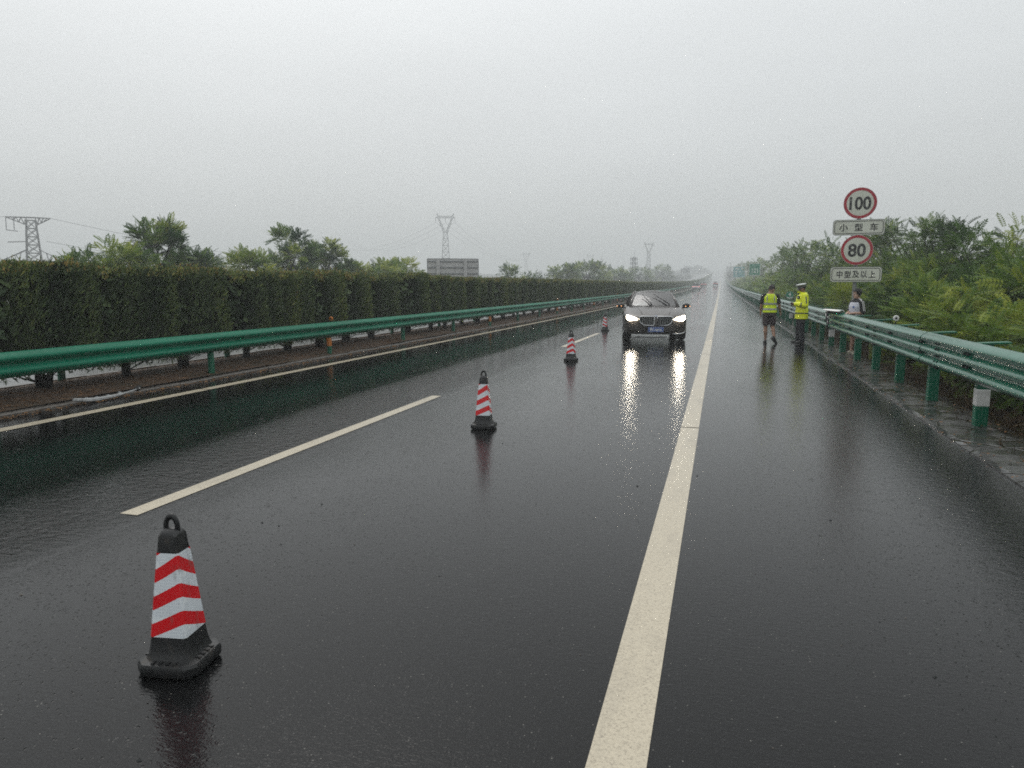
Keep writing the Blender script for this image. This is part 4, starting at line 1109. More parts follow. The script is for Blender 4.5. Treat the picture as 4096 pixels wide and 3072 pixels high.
# distant traffic
def far_car(paint, lab, x, y, rz, suv=False, front=False, strength=None):
    root = empty('suv' if suv else 'car', (x, y, zr(y)), rz, lab, 'car')
    H = 1.68 if suv else 1.46; B = .98 if suv else .92
    mb = MB(); mb.loft([se_ring(s*4.6/5.04, hw*.98, zb + .03, min(zt, B)) for s, hw, zb, zt in SED], 0); mb.build('body', paint, root, 45)
    r = [(1.1, .78, B - .05), (1.75, .62, H - .06), (2.4, .62, H), (3.6, .60, H - .02), (4.1, .60, H - .10), (4.5 if suv else 4.3, .74, B - .03)]
    mb = MB(); ring = lambda s, hw, z: [(-hw, s, z), (hw, s, z)]
    mb.loft([[(-.80, 1.0, B - .1), (.80, 1.0, B - .1), (.80, 4.45, B - .1), (-.80, 4.45, B - .1)], [(-.61, 1.75, H - .08), (.61, 1.75, H - .08), (.60, 4.05 if suv else 3.6, H - .08), (-.60, 4.05 if suv else 3.6, H - .08)]], 0)
    mb.build('windows', M['darkglass'], root)
    mb = MB(); mb.box((0, 2.9 if suv else 2.7, H - .05), (1.24, 2.4 if suv else 1.9, .09), 0, None, .04); mb.build('roof', paint, root, 40)
    for sg in (-1, 1):
        mb = MB(); mb.box((sg*.70, 4.56, B - .13), (.38, .12, .13), 0, (0, 0, R(sg*12)), .03); mb.build('tail_light', M['tail'], root)
        mb = MB(); mb.ell((sg*.97, 1.55, B + .03), (.10, .06, .08)); mb.build('door_mirror', M['blackplastic'], root, True)
        if front:
            mb = MB(); mb.ell((sg*.64, .03, .68), (.14, .09, .11)); mb.build('headlight', M['headfar'], root, True)
    mb = MB(); mb.box((0, 4.60, B - .13), (1.1, .05, .06)); mb.build('light_bar', M['tail'], root)
    mb = MB(); mb.box((0, 4.61, .55), (.46, .02, .14)); mb.build('license_plate', M['plateblue'], root)
    for s in (.85, 3.6):
        for sg in (-1, 1): wheel(root, sg*.80, s, .34)
    return root
M['headfar'] = emit('far headlamp', (1, .97, .9), 14)
far_car(M['whitepaint'], 'pale sport utility car with red tail lights driving away, nearest of the distant cars', -5.55, 177, PI, True)
far_car(M['redpaint'], 'distant reddish car with tail lights just ahead of the pale utility car', -5.7, 260, PI)
far_car(M['redpaint'], 'faint distant car with red tail lights in the lane next to the edge line', -2.0, 290, PI)
far_car(M['whitepaint'], 'oncoming pale car with dazzling headlights far up the other carriageway, lower one', -12.6, 640, 0, False, True)
far_car(M['whitepaint'], 'oncoming pale car with dazzling headlights far up the other carriageway, upper one', -12.4, 720, 0, False, True)

# broken trim lying by the median
mb = MB(); pts = []
for i in range(13):
    t = i/12; pts.append((-8.43 + .09*(2*t-1)**2 - .02, 7.45 + 1.15*t, .035 + .07*(2*t-1)**2))
mb.tube(pts, [.012 + .018*math.sin(PI*min(1, .15 + t)) for t in [i/12 for i in range(13)]], 6, 0)
for i in (3, 5, 7, 9): mb.box((pts[i][0] - .03, pts[i][1], pts[i][2] + .02), (.03, .03, .03), 0)
mb.box((-8.40, 8.6, .10), (.06, .12, .05), 1, (.2, .3, .4))
M['dullsilver'] = plain('scratched silver plastic', (.42, .43, .43), .5, .3, 12)
tag(mb.build('broken_trim', [M['dullsilver'], M['blackplastic']], None, 40), 'broken curved silver car trim lying at the median kerb', 'car part')
# ------------------------------------------------------------------ people
def skin(name, col):
    t = NT(name); n = t.noise(t.coord(), 14, 4)
    c = t.ramp(n.outputs[0], [(.3, tuple(x*.85 for x in col)), (.7, tuple(min(1, x*1.1) for x in col))])
    t.bsdf(c, .48); return t.m
def cloth(name, col, fold=.5, rough=.75, var=.18, fs=9):
    t = NT(name); c = t.coord((1, 1, .45))
    n = t.noise(c, fs, 4, .55); f = t.noise(t.coord(), 300, 1)
    cc = t.ramp(n.outputs[0], [(.3, tuple(x*(1-var) for x in col)), (.7, tuple(min(1, x*(1+var)) for x in col))])
    t.bsdf(cc, rough, Normal=t.bump(t.math('ADD', n, t.math('MULTIPLY', f, .03)), fold, .03)); return t.m
M['skin1'] = skin('tanned skin', (.30, .165, .105)); M['skin2'] = skin('brown skin', (.21, .105, .065)); M['skin3'] = skin('light skin', (.46, .28, .20))
M['hair'] = plain('black hair', (.006, .006, .006), .75, .3, 40, .5, 200)
M['hairshort'] = plain('cropped hair', (.030, .024, .022), .6, .3, 60, .5, 240)
M['tblack'] = cloth('black cotton', (.007, .007, .008), .5, .9); M['vest'] = cloth('fluorescent vest', (.66, .84, .015), .35, .6, .1)
M['jacket'] = cloth('fluorescent rain jacket', (.84, .92, .012), .7, .35, .10, 7); M['grey'] = plain('grey reflective tape', (.36, .37, .37), .35, .1, 12)
M['dgrey'] = plain('dark reflective tape', (.10, .115, .09), .35, .1, 12)
M['shorts'] = cloth('dark plum shorts', (.045, .030, .032), .7); M['navy'] = cloth('wet navy trousers', (.007, .008, .014), .9, .8)
M['shoe'] = plain('black shoe', (.012, .012, .013), .45, .2, 20); M['sneaker'] = plain('cream sneaker', (.52, .47, .38), .55, .15, 30)
M['tee'] = cloth('pale grey tee', (.50, .51, .57), .5, .75, .08); M['white'] = cloth('white cloth', (.74, .74, .72), .4, .7, .05)
M['eye'] = plain('eye', (.02, .014, .012), .2); M['eyewhite'] = plain('eye white', (.6, .58, .55), .3); M['lip'] = plain('lips', (.26, .10, .085), .5)
M['capwhite'] = plain('white cap cloth', (.60, .62, .62), .5, .1, 20); M['phone'] = plain('black phone', (.01, .01, .012), .2)
M['specs'] = plain('pale spectacle frame', (.55, .50, .44), .3)
TORSO = [(.84, .150, .115, .0), (.92, .172, .125, .0), (1.00, .160, .112, -.003), (1.10, .152, .108, -.006), (1.22, .168, .118, -.006), (1.32, .180, .118, 0), (1.39, .168, .102, .008), (1.435, .112, .078, .012), (1.465, .066, .066, .012)]
def tor(z):
    zz = [q[0] for q in TORSO]; return [float(np.interp(z, zz, [q[i] for q in TORSO])) for i in (1, 2, 3)]
def torring(z, inf=0.0, n=24, sx=1.0):
    rx, ry, yo = tor(z); out = []
    for k in range(n):
        a = 2*PI*k/n; c, s = math.cos(a), math.sin(a)
        out.append(((rx*sx+inf)*math.copysign(abs(c)**.85, c), yo + (ry+inf)*math.copysign(abs(s)**.85, s), z))
    return out
HEADR = [(1.478, .030, .028, -.030), (1.492, .050, .052, -.026), (1.52, .064, .074, -.012), (1.56, .071, .088, -.002), (1.60, .075, .094, .004), (1.635, .077, .097, .007), (1.67, .071, .090, .009), (1.70, .053, .068, .010), (1.715, .028, .036, .010)]
def head_matrix(yaw, pitch, piv=(0, .01, 1.47)):
    return Matrix.Translation(piv) @ Matrix.Rotation(yaw, 4, 'Z') @ Matrix.Rotation(pitch, 4, 'X') @ Matrix.Translation(tuple(-q for q in piv))
def headring(z, inf=0, n=20, z0=None):
    zz = [q[0] for q in HEADR]; rx, ry, yo = [float(np.interp(z, zz, [q[i] for q in HEADR])) for i in (1, 2, 3)]
    return [((rx+inf)*math.cos(2*PI*k/n), yo + (ry+inf)*math.sin(2*PI*k/n), z0 if z0 is not None else z) for k in range(n)]
def hand(mb, wrist, d, pn, thumb_side, curl=.5, grip=None):
    """palm, four unequal bent fingers and a thumb from the side of the palm"""
    d = Vector(d).normalized(); pn = Vector(pn); pn = (pn - d*pn.dot(d)).normalized(); sd_ = d.cross(pn) * thumb_side; w_ = Vector(wrist)
    for k, o in enumerate((-.024, -.008, .008, .024)): mb.limb([w_ + sd_*o*.5, w_ + d*.045 + sd_*o, w_ + d*.088 + sd_*o*1.05], [.016, .015, .012], 8)
    for o, L in ((-.027, .058), (-.009, .070), (.009, .076), (.027, .068)):
        p = w_ + d*.092 + sd_*o; pts = [p]; a = 0
        for s_ in (.45, .33, .22):
            a += curl*(.9 if s_ > .4 else .75); p = p + (d*math.cos(a) + pn*math.sin(a))*L*s_; pts.append(p)
        mb.limb(pts, [.0095, .009, .0082, .007], 8)
    p = w_ + d*.030 + sd_*.026
    mb.limb([p, p + (sd_*.8 + d*.55 + pn*.35).normalized()*.034, p + (sd_*.8 + d*.55 + pn*.35).normalized()*.034 + (d*.9 + pn*.5 + sd_*.1).normalized()*.032], [.013, .0105, .0085], 8)
def foot(mb, ank, d, up=(0, 0, 1), L=.25, r=.045, bare=True):
    d = Vector(d).normalized(); up = Vector(up); a = Vector(ank)
    mb.limb([a - d*.03 - up*.04, a + d*.05 - up*.045, a + d*(L - .14) - up*.058], [r*.62, r*.66, r*.4], 10)
    mb.limb([a, a + d*.03 - up*.03], [.034, .03], 10)
def shoe_mesh(name, ank, d, up, m, parent, sole=None, L=.275):
    d = Vector(d).normalized(); up = Vector(up); up = (up - d*up.dot(d)).normalized(); s_ = d.cross(up); a = Vector(ank); mb = MB()
    def ring(x, w_, h0, h1): return [tuple(a + d*x + s_*w_*math.cos(t) + up*((h0+h1)/2 + (h1-h0)/2*math.copysign(abs(math.sin(t))**.7, math.sin(t)))) for t in [2*PI*k/12 for k in range(12)]]
    mb.loft([ring(-.075, .022, -.075, .0), ring(-.06, .036, -.082, .022), ring(-.02, .041, -.082, .028), ring(.04, .042, -.082, .018), ring(.09, .047, -.082, -.018), ring(.14, .048, -.082, -.035), ring(.175, .038, -.080, -.046), ring(.195, .018, -.078, -.058)], 0)
    o = mb.build(name, m, parent, 60)
    mb = MB()
    def r2(x, w_): return [tuple(a + d*x + s_*w_*sx + up*h) for sx, h in ((-1, -.064), (1, -.064), (1, -.086), (-1, -.086))]
    mb.loft([r2(-.078, .026), r2(-.06, .040), r2(0, .043), r2(.09, .050), (r2(.15, .049)), r2(.185, .036), r2(.202, .016)], 0)
    mb.build('sole', sole or m, o, 50); return o
def build_body(root, p, m):
    mb = MB()
    mb.loft([torring(q[0]) for q in TORSO], 0)
    mb.limb([(0, .012, 1.43), (0, .012, 1.47), tuple(p['Hm'] @ Vector((0, .012, 1.52)))], [.062, .056, .054], 14)
    H = p['Hm']; mb.loft([headring(q[0]) for q in HEADR], 0, True, True, True, H)
    mb.loft([[(x, y, z) for x, y, z in r] for r in ([(-.011, -.086, 1.555), (.011, -.086, 1.555), (.008, -.086, 1.60), (-.008, -.086, 1.60)], [(-.013, -.108, 1.557), (.013, -.108, 1.557), (.005, -.098, 1.60), (-.005, -.098, 1.60)])], 0, True, True, True, H)
    for s in (-1, 1): mb.ell((s*.078, .012, 1.585), (.012, .020, .031), 0, 10, 7, H)
    mb.ell((0, -.068, 1.497), (.028, .022, .018), 0, 10, 7, H)
    for s, k in ((1, 'L'), (-1, 'R')):
        sh, el, wr = p['sh'+k], p['el'+k], p['wr'+k]
        mb.limb([(s*.12, .01, 1.385), sh, tuple((Vector(sh)*.55 + Vector(el)*.45)), el], [.058, .057, .050, .041], 12)
        mb.limb([el, tuple(Vector(el)*.65 + Vector(wr)*.35), wr], [.041, .042, .027], 12)
        hd = p['hand'+k]; hand(mb, wr, hd[0], hd[1], hd[2], hd[3])
        hp, kn, an = p['hp'+k], p['kn'+k], p['an'+k]
        mb.limb([hp, tuple(Vector(hp)*.5 + Vector(kn)*.5), kn], [.092, .075, .055], 14)
        calf = Vector(kn)*.68 + Vector(an)*.32 + Vector(p.get('back', (0, .014, 0)))
        mb.limb([kn, tuple(calf), tuple(Vector(kn)*.25 + Vector(an)*.75), an], [.053, .057, .040, .034], 12)
        foot(mb, an, p['ft'+k], p.get('up'+k, (0, 0, 1)))
    return fuse(mb, 'body', m, root, .0085, 3)
def face(root, H, brow=True):
    for s in (-1, 1):
        mb = MB(); mb.ell((s*.030, -.0815, 1.598), (.013, .006, .0065), 0, 10, 6, H); mb.ell((s*.030, -.0865, 1.598), (.0055, .003, .0055), 1, 8, 5, H); mb.build('eye', [M['eyewhite'], M['eye']], root, True)
        mb = MB(); mb.limb([tuple(H @ Vector((s*.014, -.090, 1.617))), tuple(H @ Vector((s*.030, -.089, 1.621))), tuple(H @ Vector((s*.046, -.080, 1.616)))], [.004, .005, .003], 6); mb.build('eyebrow', M['hair'], root, True)
    mb = MB(); mb.limb([tuple(H @ Vector((x, -.084 + 2.2*x*x, 1.531))) for x in (-.022, -.008, .008, .022)], [.004, .007, .007, .004], 8); mb.build('mouth', M['lip'], root, True)
def hair(root, H, m, z0, inf, front=-.02, thick=None):
    """hair shell over the skull; open at the face"""
    mb = MB(); zs = np.linspace(z0, 1.716, 9); rings = []
    for z in zs:
        r = headring(min(z, 1.714), inf if z < 1.70 else inf*.9, 24, z + (inf if z > 1.69 else 0)); out = []
        for x, y, zz in r:
            lim = front + (-.078)*max(0, (z - 1.615)/.09)**.6 if z > 1.615 else front + .05
            out.append((x, max(y, lim) if y < lim else y, zz))
        rings.append(out)
    mb.loft(rings, 0, True, True, True, H)
    return fuse(mb, 'hair', m, root, .006, 2)
def sleeve(mb, s, sh, el, t=1.0, r0=.072, r1=.066, wr=None, r2=.05, t2=1.0):
    sh, el = Vector(sh), Vector(el); e = sh.lerp(el, t)
    mb.limb([(s*.11, .01, 1.385), tuple(sh), tuple(sh.lerp(e, .6))] + ([tuple(e)]), [r0*.95, r0, (r0+r1)/2, r1], 14)
    if wr is not None: mb.limb([tuple(e), tuple(e.lerp(Vector(wr), .5*t2)), tuple(e.lerp(Vector(wr), t2))], [r1, (r1+r2)/2, r2], 14)
def band(name, zs, inf, m, parent, n=32, y=None):
    mb = MB(); mb.loft([torring(z, inf + i_, n) for z, i_ in ((zs[0], -.006), (zs[0], 0), (zs[1], 0), (zs[1], -.006))], 0, False, False)
    return mb.build(name, m, parent, 50)
def strap(name, pts, w_, m, parent, nrm=(0, 1, 0)):
    mb = MB(); P = [Vector(p) for p in pts]; n_ = Vector(nrm); rings = []
    for i, p in enumerate(P):
        t = (P[min(i+1, len(P)-1)] - P[max(i-1, 0)]).normalized(); s_ = t.cross(n_).normalized()*w_/2; nn = s_.cross(t).normalized()*.003
        rings.append([tuple(p - s_ - nn), tuple(p + s_ - nn), tuple(p + s_ + nn), tuple(p - s_ + nn)])
    mb.loft(rings, 0); return mb.build(name, m, parent)

# --- man in the reflective vest, walking away
def man():
    root = empty('person'); H = head_matrix(R(-58), R(16)) @ Matrix.Translation((0, 0, -.022))       # looks down to his right
    p = dict(Hm=H, shL=(.185, .0, 1.375), elL=(.235, .03, 1.13), wrL=(.245, -.02, .90), shR=(-.185, .0, 1.375), elR=(-.245, .02, 1.135), wrR=(-.305, -.10, .925),
             hpL=(.085, 0, .88), knL=(.088, -.025, .475), anL=(.075, -.02, .085), hpR=(-.085, 0, .88), knR=(-.105, -.06, .49), anR=(-.145, .16, .175),
             handL=((.02, -.10, -1), (-1, 0, 0), 1, .35), handR=((-.32, -.2, -.9), (1, -.3, 0), -1, .55), ftL=(0, -1, 0), ftR=(-.62, -.45, -.62), upR=(-.45, -.2, .85))
    build_body(root, p, M['skin1']); face(root, H); hair(root, H, M['hairshort'], 1.565, .006, -.045)
    mb = MB(); mb.loft([torring(z, .013) for z in (.80, .88, 1.0, 1.12, 1.24, 1.34, 1.40, 1.43)], 0)
    for s, k in ((1, 'L'), (-1, 'R')): sleeve(mb, s, p['sh'+k], p['el'+k], .80, .071, .066)
    fuse(mb, 't_shirt', M['tblack'], root, .010, 2)
    mb = MB(); mb.loft([torring(z, i_, 24, sx) for z, i_, sx in ((.90, .034, 1.0), (.98, .032, 1.0), (1.10, .029, 1.0), (1.22, .028, 1), (1.32, .024, .96), (1.39, .020, .86), (1.435, .022, .9))], 0)
    v = fuse(mb, 'reflective_vest', M['vest'], root, .010, 2)
    for z in (1.00, 1.155): band('reflective_tape', (z - .024, z + .024), .042, M['grey'], v)
    for s in (-1, 1):
        strap('reflective_tape', [(s*.088, .118, 1.17), (s*.092, .128, 1.26), (s*.094, .128, 1.33), (s*.090, .108, 1.395), (s*.082, .05, 1.436), (s*.082, -.03, 1.432), (s*.088, -.10, 1.36), (s*.09, -.13, 1.25), (s*.088, -.135, 1.17)], .042, M['grey'], v)
    mb = MB(); mb.loft([torring(z, .016) for z in (.80, .88, .95)], 0)
    for k in 'LR':
        hp, kn = Vector(p['hp'+k]), Vector(p['kn'+k]); mb.limb([tuple(hp), tuple(hp.lerp(kn, .35)), tuple(hp.lerp(kn, .74))], [.106, .100, .094], 16)
    fuse(mb, 'shorts', M['shorts'], root, .010, 2)
    shoe_mesh('shoe', p['anL'], p['ftL'], (0, 0, 1), M['shoe'], root); shoe_mesh('shoe', p['anR'], p['ftR'], p['upR'], M['shoe'], root)
    root.location = (1.36, 21.5, zr(21.5)); root.rotation_euler = (0, 0, R(184)); root.scale = (.98, .98, .98)
    tag(root, 'man in a yellow reflective vest and dark shorts, seen from behind, walking away', 'person')
man()
# --- traffic officer in a fluorescent rain jacket, looking at a phone
def officer():
    root = empty('person'); H = head_matrix(R(4), R(14)) @ Matrix.Translation((0, 0, -.015))
    p = dict(Hm=H, shL=(.190, .0, 1.375), elL=(.250, .02, 1.10), wrL=(.085, -.235, 1.135), shR=(-.190, .0, 1.375), elR=(-.25, .0, 1.11), wrR=(-.075, -.225, 1.125),
             hpL=(.09, 0, .88), knL=(.10, -.02, .47), anL=(.10, .02, .09), hpR=(-.09, 0, .88), knR=(-.10, -.03, .47), anR=(-.11, -.03, .09),
             handL=((-.55, -.80, .10), (-.6, .5, .6), 1, .75), handR=((.50, -.85, .10), (.6, .5, .6), -1, .75), ftL=(.15, -1, 0), ftR=(-.2, -1, 0))
    build_body(root, p, M['skin2']); face(root, H); hair(root, H, M['hair'], 1.57, .006, -.03)
    mb = MB(); mb.loft([torring(z, i_, 24) for z, i_ in ((.70, .062), (.78, .058), (.88, .052), (1.0, .050), (1.12, .050), (1.24, .046), (1.34, .040), (1.40, .034), (1.44, .030), (1.475, .030))], 0)
    for s, k in ((1, 'L'), (-1, 'R')): sleeve(mb, s, p['sh'+k], p['el'+k], 1.0, .094, .082, p['wr'+k], .058, .90)
    j = fuse(mb, 'rain_jacket', M['jacket'], root, .011, 2)
    band('reflective_tape', (.855, .890), .062, M['dgrey'], j)
    for s in (-1, 1):
        mb = MB()
        mb.loft([[(s*x, y, z) for x, y, z in q] for q in ([(.02, -.10, 1.43), (.075, -.085, 1.44), (.075, -.075, 1.47), (.02, -.10, 1.46)], [(.035, -.155, 1.475), (.098, -.105, 1.50), (.098, -.095, 1.505), (.035, -.147, 1.482)])], 0)
        mb.build('collar', M['jacket'], j)
        sh, el = Vector(p['shL' if s > 0 else 'shR']), Vector(p['elL' if s > 0 else 'elR'])
        a, b = sh.lerp(el, .12), sh.lerp(el, .86); out = Vector((s*.95, .12, .12)).normalized()
        strap('reflective_tape', [tuple(a.lerp(b, t) + out*(.094 - .010*t)) for t in (0, .33, .66, 1)], .034, M['dgrey'], j, tuple(out))
        wr = Vector(p['wrL' if s > 0 else 'wrR']); d = (wr - el).normalized(); c = el.lerp(wr, .34); mb = MB()
        mb.tube([tuple(c - d*.018), tuple(c + d*.018)], [.083, .080], 16, 0, False); mb.build('reflective_tape', M['dgrey'], j, True)
    mb = MB(); mb.box((.128, -.150, 1.325), (.085, .03, .090), 0, (R(-8), 0, R(34)), .008); mb.box((.136, -.166, 1.330), (.026, .006, .026), 1, (R(-8), 0, R(34))); mb.build('shoulder_radio', [M['tblack'], M['signwhite']], j)
    mb = MB(); mb.loft([[(x, y, z) for x, y, z in r] for r in ([(-.05, -.128, 1.28), (.05, -.128, 1.28), (.055, -.10, 1.44), (-.055, -.10, 1.44)], [(-.03, -.150, 1.28), (.03, -.150, 1.28), (.045, -.118, 1.44), (-.045, -.118, 1.44)])], 0); mb.build('inner_shirt', M['tblack'], j)
    mb = MB(); mb.loft([torring(z, .018) for z in (.80, .88, .95)], 0)
    for k in 'LR':
        hp, kn, an = Vector(p['hp'+k]), Vector(p['kn'+k]), Vector(p['an'+k])
        mb.limb([tuple(hp), tuple(hp.lerp(kn, .5)), tuple(kn), tuple(kn.lerp(an, .5)), tuple(an + Vector((0, .005, -.03)))], [.108, .098, .088, .084, .078], 16)
    fuse(mb, 'trousers', M['navy'], root, .011, 2)
    for k in 'LR': shoe_mesh('shoe', p['an'+k], p['ft'+k], (0, 0, 1), M['shoe'], root)
    # peaked cap
    cap = MB(); Tc = H
    cap.loft([headring(1.640, .012, 24, 1.640), headring(1.645, .014, 24, 1.690)], 0, True, True, True, Tc); c_ = cap.build('cap', M['tblack'], root, 50)
    mb = MB()
    def disc(z, r, yo): return [((r)*1.0*math.cos(a), yo + r*1.12*math.sin(a), z - .16*(r*1.12*math.sin(a))*.35) for a in [2*PI*k/28 for k in range(28)]]
    mb.loft([disc(1.688, .094, .006), disc(1.705, .122, .0), disc(1.722, .132, -.004), disc(1.735, .120, -.004), disc(1.741, .07, -.004)], 0, True, True, True, Tc); mb.build('crown', M['capwhite'], c_, True)
    mb = MB()
    def vis(y, w_, z): return [(x*w_, y + abs(x)**2*.055*1.0, z - .012*abs(x)**2) for x in np.linspace(-1, 1, 11)]
    a, b = vis(-.100, .078, 1.648), vis(-.172, .070, 1.612); n = len(a)
    v = a + b + [(x, y, z - .006) for x, y, z in a] + [(x, y, z - .006) for x, y, z in b]
    f = [(i, i+1, n+i+1, n+i) for i in range(n-1)] + [(2*n+i, 3*n+i, 3*n+i+1, 2*n+i+1) for i in range(n-1)] + [(n+i, n+i+1, 3*n+i+1, 3*n+i) for i in range(n-1)]
    mb.add(v, f, 0, Tc); mb.build('visor', M['blackrub'], c_, fixn=True)
    mb = MB(); mb.loft([headring(1.645, .0165, 24, 1.653), headring(1.645, .0168, 24, 1.662)], 0, False, False, True, Tc); mb.ell((0, -.112, 1.682), (.016, .007, .02), 0, 10, 6, Tc); mb.build('cap_badge', M['grey'], c_)
    root.location = (2.26, 21.95, zr(22)); root.rotation_euler = (0, 0, R(-80)); root.scale = (.985, .985, .985)
    tag(root, 'officer in a bright yellow rain jacket and white topped peaked cap', 'person')
    ph = MB(); ph.box((0, 0, 0), (.150, .074, .011), 0, None, .004); o = ph.build('phone', M['phone'])
    sc = MB(); sc.box((0, 0, .0062), (.138, .066, .001)); q = sc.build('screen', M['darkglass'], o)
    Mr = Matrix.Translation(root.location) @ Matrix.Rotation(R(-80), 4, 'Z') @ Matrix.Scale(.985, 4)
    o.matrix_world = Mr @ Matrix.Translation((.0, -.335, 1.170)) @ Matrix.Rotation(R(25), 4, 'X')
    tag(o, 'black phone held in both hands by the officer', 'phone')
officer()
# --- girl behind the guardrail
def girl():
    root = empty('person'); H = head_matrix(R(-14), R(4))
    p = dict(Hm=H, shL=(.170, .0, 1.37), elL=(.225, .03, 1.10), wrL=(.06, -.20, 1.085), shR=(-.170, .0, 1.37), elR=(-.22, -.02, 1.11), wrR=(-.03, -.24, 1.10),
             hpL=(.085, 0, .88), knL=(.085, -.015, .47), anL=(.07, .02, .09), hpR=(-.085, 0, .88), knR=(-.08, -.02, .47), anR=(-.075, -.03, .09),
             handL=((-.75, -.60, -.05), (-.2, .3, -1), 1, .5), handR=((.55, -.75, -.1), (.2, .3, -1), -1, .5), ftL=(.1, -1, 0), ftR=(-.15, -1, 0))
    build_body(root, p, M['skin3']); face(root, H)
    # fringe and short bob
    mb = MB(); rings = []
    for z in np.linspace(1.525, 1.718, 12):
        r = headring(min(z, 1.712), .020 if z < 1.69 else .014, 24, z + .008); out = []
        for x, y, zz in r:
            lim = -.20 if z > 1.638 else (-.005 if z < 1.57 else -.045)
            out.append((x, max(y, lim), zz))
        rings.append(out)
    mb.loft(rings, 0, True, True, True, H); fuse(mb, 'hair', M['hair'], root, .006, 2)
    mb = MB()
    for s in (-1, 1):
        pts = [tuple(H @ Vector((s*.033 + .024*math.cos(a), -.101 + abs(.024*math.cos(a)*s + .033)*.12, 1.594 + .020*math.sin(a)))) for a in [2*PI*k/16 for k in range(17)]]
        mb.tube(pts, .0024, 6, 0, False); mb.tube([tuple(H @ Vector((s*.058, -.094, 1.60))), tuple(H @ Vector((s*.081, .01, 1.598)))], .002, 5)
    mb.tube([tuple(H @ Vector((-.009, -.099, 1.597))), tuple(H @ Vector((.009, -.099, 1.597)))], .0024, 5); mb.build('glasses', M['specs'], root, True)
    mb = MB(); mb.loft([torring(z, i_, 24) for z, i_ in ((.86, .040), (.95, .036), (1.06, .034), (1.16, .034), (1.26, .034), (1.34, .020), (1.40, .014), (1.44, .010))], 0)
    tsh = fuse(mb, 't_shirt', M['tee'], root, .010, 2)
    mb = MB()
    for s, k in ((1, 'L'), (-1, 'R')): sleeve(mb, s, p['sh'+k], p['el'+k], .88, .078, .074)
    mb.loft([torring(z, i_, 24, sx) for z, i_, sx in ((1.365, .020, .95), (1.40, .020, 1), (1.44, .014, 1), (1.47, .010, 1))], 0)
    sl = fuse(mb, 'sleeves', M['tblack'], tsh, .010, 2)
    for s, k in ((1, 'L'), (-1, 'R')):
        sh, el = Vector(p['sh'+k]), Vector(p['el'+k])
        for q in (-.014, .022):
            out = Vector((s*.95, -.25 + q*12, .10)).normalized(); a, b = sh.lerp(el, -.05), sh.lerp(el, .86)
            strap('stripe', [(s*.09, q - .01, 1.468), (s*.14, q - .015, 1.452)] + [tuple(a.lerp(b, t) + out*.0815) for t in (0, .33, .66, 1)], .013, M['white'], sl, tuple(out + Vector((0, 0, .5))))
    mb = MB(); T = Matrix.Translation((.07, -.150, 1.25)) @ Matrix.Rotation(R(24), 4, 'Z') @ Matrix.Rotation(PI/2, 4, 'X'); mb.lathe([(.0, .0), (.028, .0), (.028, .004), (.0, .005)], 16, 0, T); mb.build('chest_badge', M['plateblue'], tsh)
    mb = MB(); mb.loft([torring(z, .022) for z in (.78, .86, .95)], 0)
    for k in 'LR':
        hp, kn = Vector(p['hp'+k]), Vector(p['kn'+k]); mb.limb([tuple(hp), tuple(hp.lerp(kn, .35)), tuple(hp.lerp(kn, .80))], [.112, .106, .098], 16)
    fuse(mb, 'shorts', M['tblack'], root, .010, 2)
    for k in 'LR': shoe_mesh('sneaker', p['an'+k], p['ft'+k], (0, 0, 1), M['sneaker'], root, M['whitefilm'])
    root.location = (3.17, 18.85, -.02); root.rotation_euler = (0, 0, R(-62)); root.scale = (.925, .925, .925)
    tag(root, 'girl with short black hair, black and white t-shirt, standing behind the guardrail', 'person')
girl()
# --- things on the rail
mb = MB(); ring = []
for i in range(9):
    t = i/8; y = 20.55 - 2.35*t; wv = .05 + .09*math.sin(PI*t)**.7
    ring.append([(2.70 + (k/7 - .5)*2*wv + .05*t, y, 1.012 + .022*math.sin(PI*k/7)*(.5 + t) + .02*t) for k in range(8)])
mb.loft(ring + [], 0, False, False, False)
o = mb.build('folded_sheet', M['white'], None, True, fixn=False); o.modifiers.new('t', 'SOLIDIFY').thickness = .015
tag(o, 'long folded white sheet laid along the top of the guardrail in front of the girl', 'sheet')
def draped():
    g = MB(); n, m_ = 22, 9; V = []
    rr = random.Random(4)
    for j in range(m_):
        u = j/(m_-1) - .5
        for i in range(n):
            t = i/(n-1)                          # over the rail: behind -> top -> front -> hanging
            if t < .18: x, z = 2.80, .90 + t/.18*.115
            elif t < .32: x, z = 2.80 - (t-.18)/.14*.12, 1.018
            else: x, z = 2.672 - .018*math.sin((t-.32)*9), 1.012 - (t-.32)/.68*(.50 if j > 3 else .36)
            V.append((x - .022*math.sin(u*17 + t*3)*(t > .3) + rr.uniform(-.006, .006), 19.85 + u*(.44 - .18*max(0, t-.3)) + rr.uniform(-.008, .008), z + rr.uniform(-.006, .006)))
    F = [(j*n+i, j*n+i+1, (j+1)*n+i+1, (j+1)*n+i) for j in range(m_-1) for i in range(n-1)]
    g.add(V, F)
    for q, f in enumerate(F):
        j = q // (n-1); i = q % (n-1)
        g.m[q] = 1 if ((i + j*2) % 9 in (3, 4)) and i < 17 else 0
    o = g.build('jacket', [M['navy'], M['white']], None, True, fixn=False); o.modifiers.new('t', 'SOLIDIFY').thickness = .012; o.modifiers.new('s', 'SUBSURF').render_levels = 1
    tag(o, 'navy and white jacket draped over the guardrail', 'jacket')
draped()
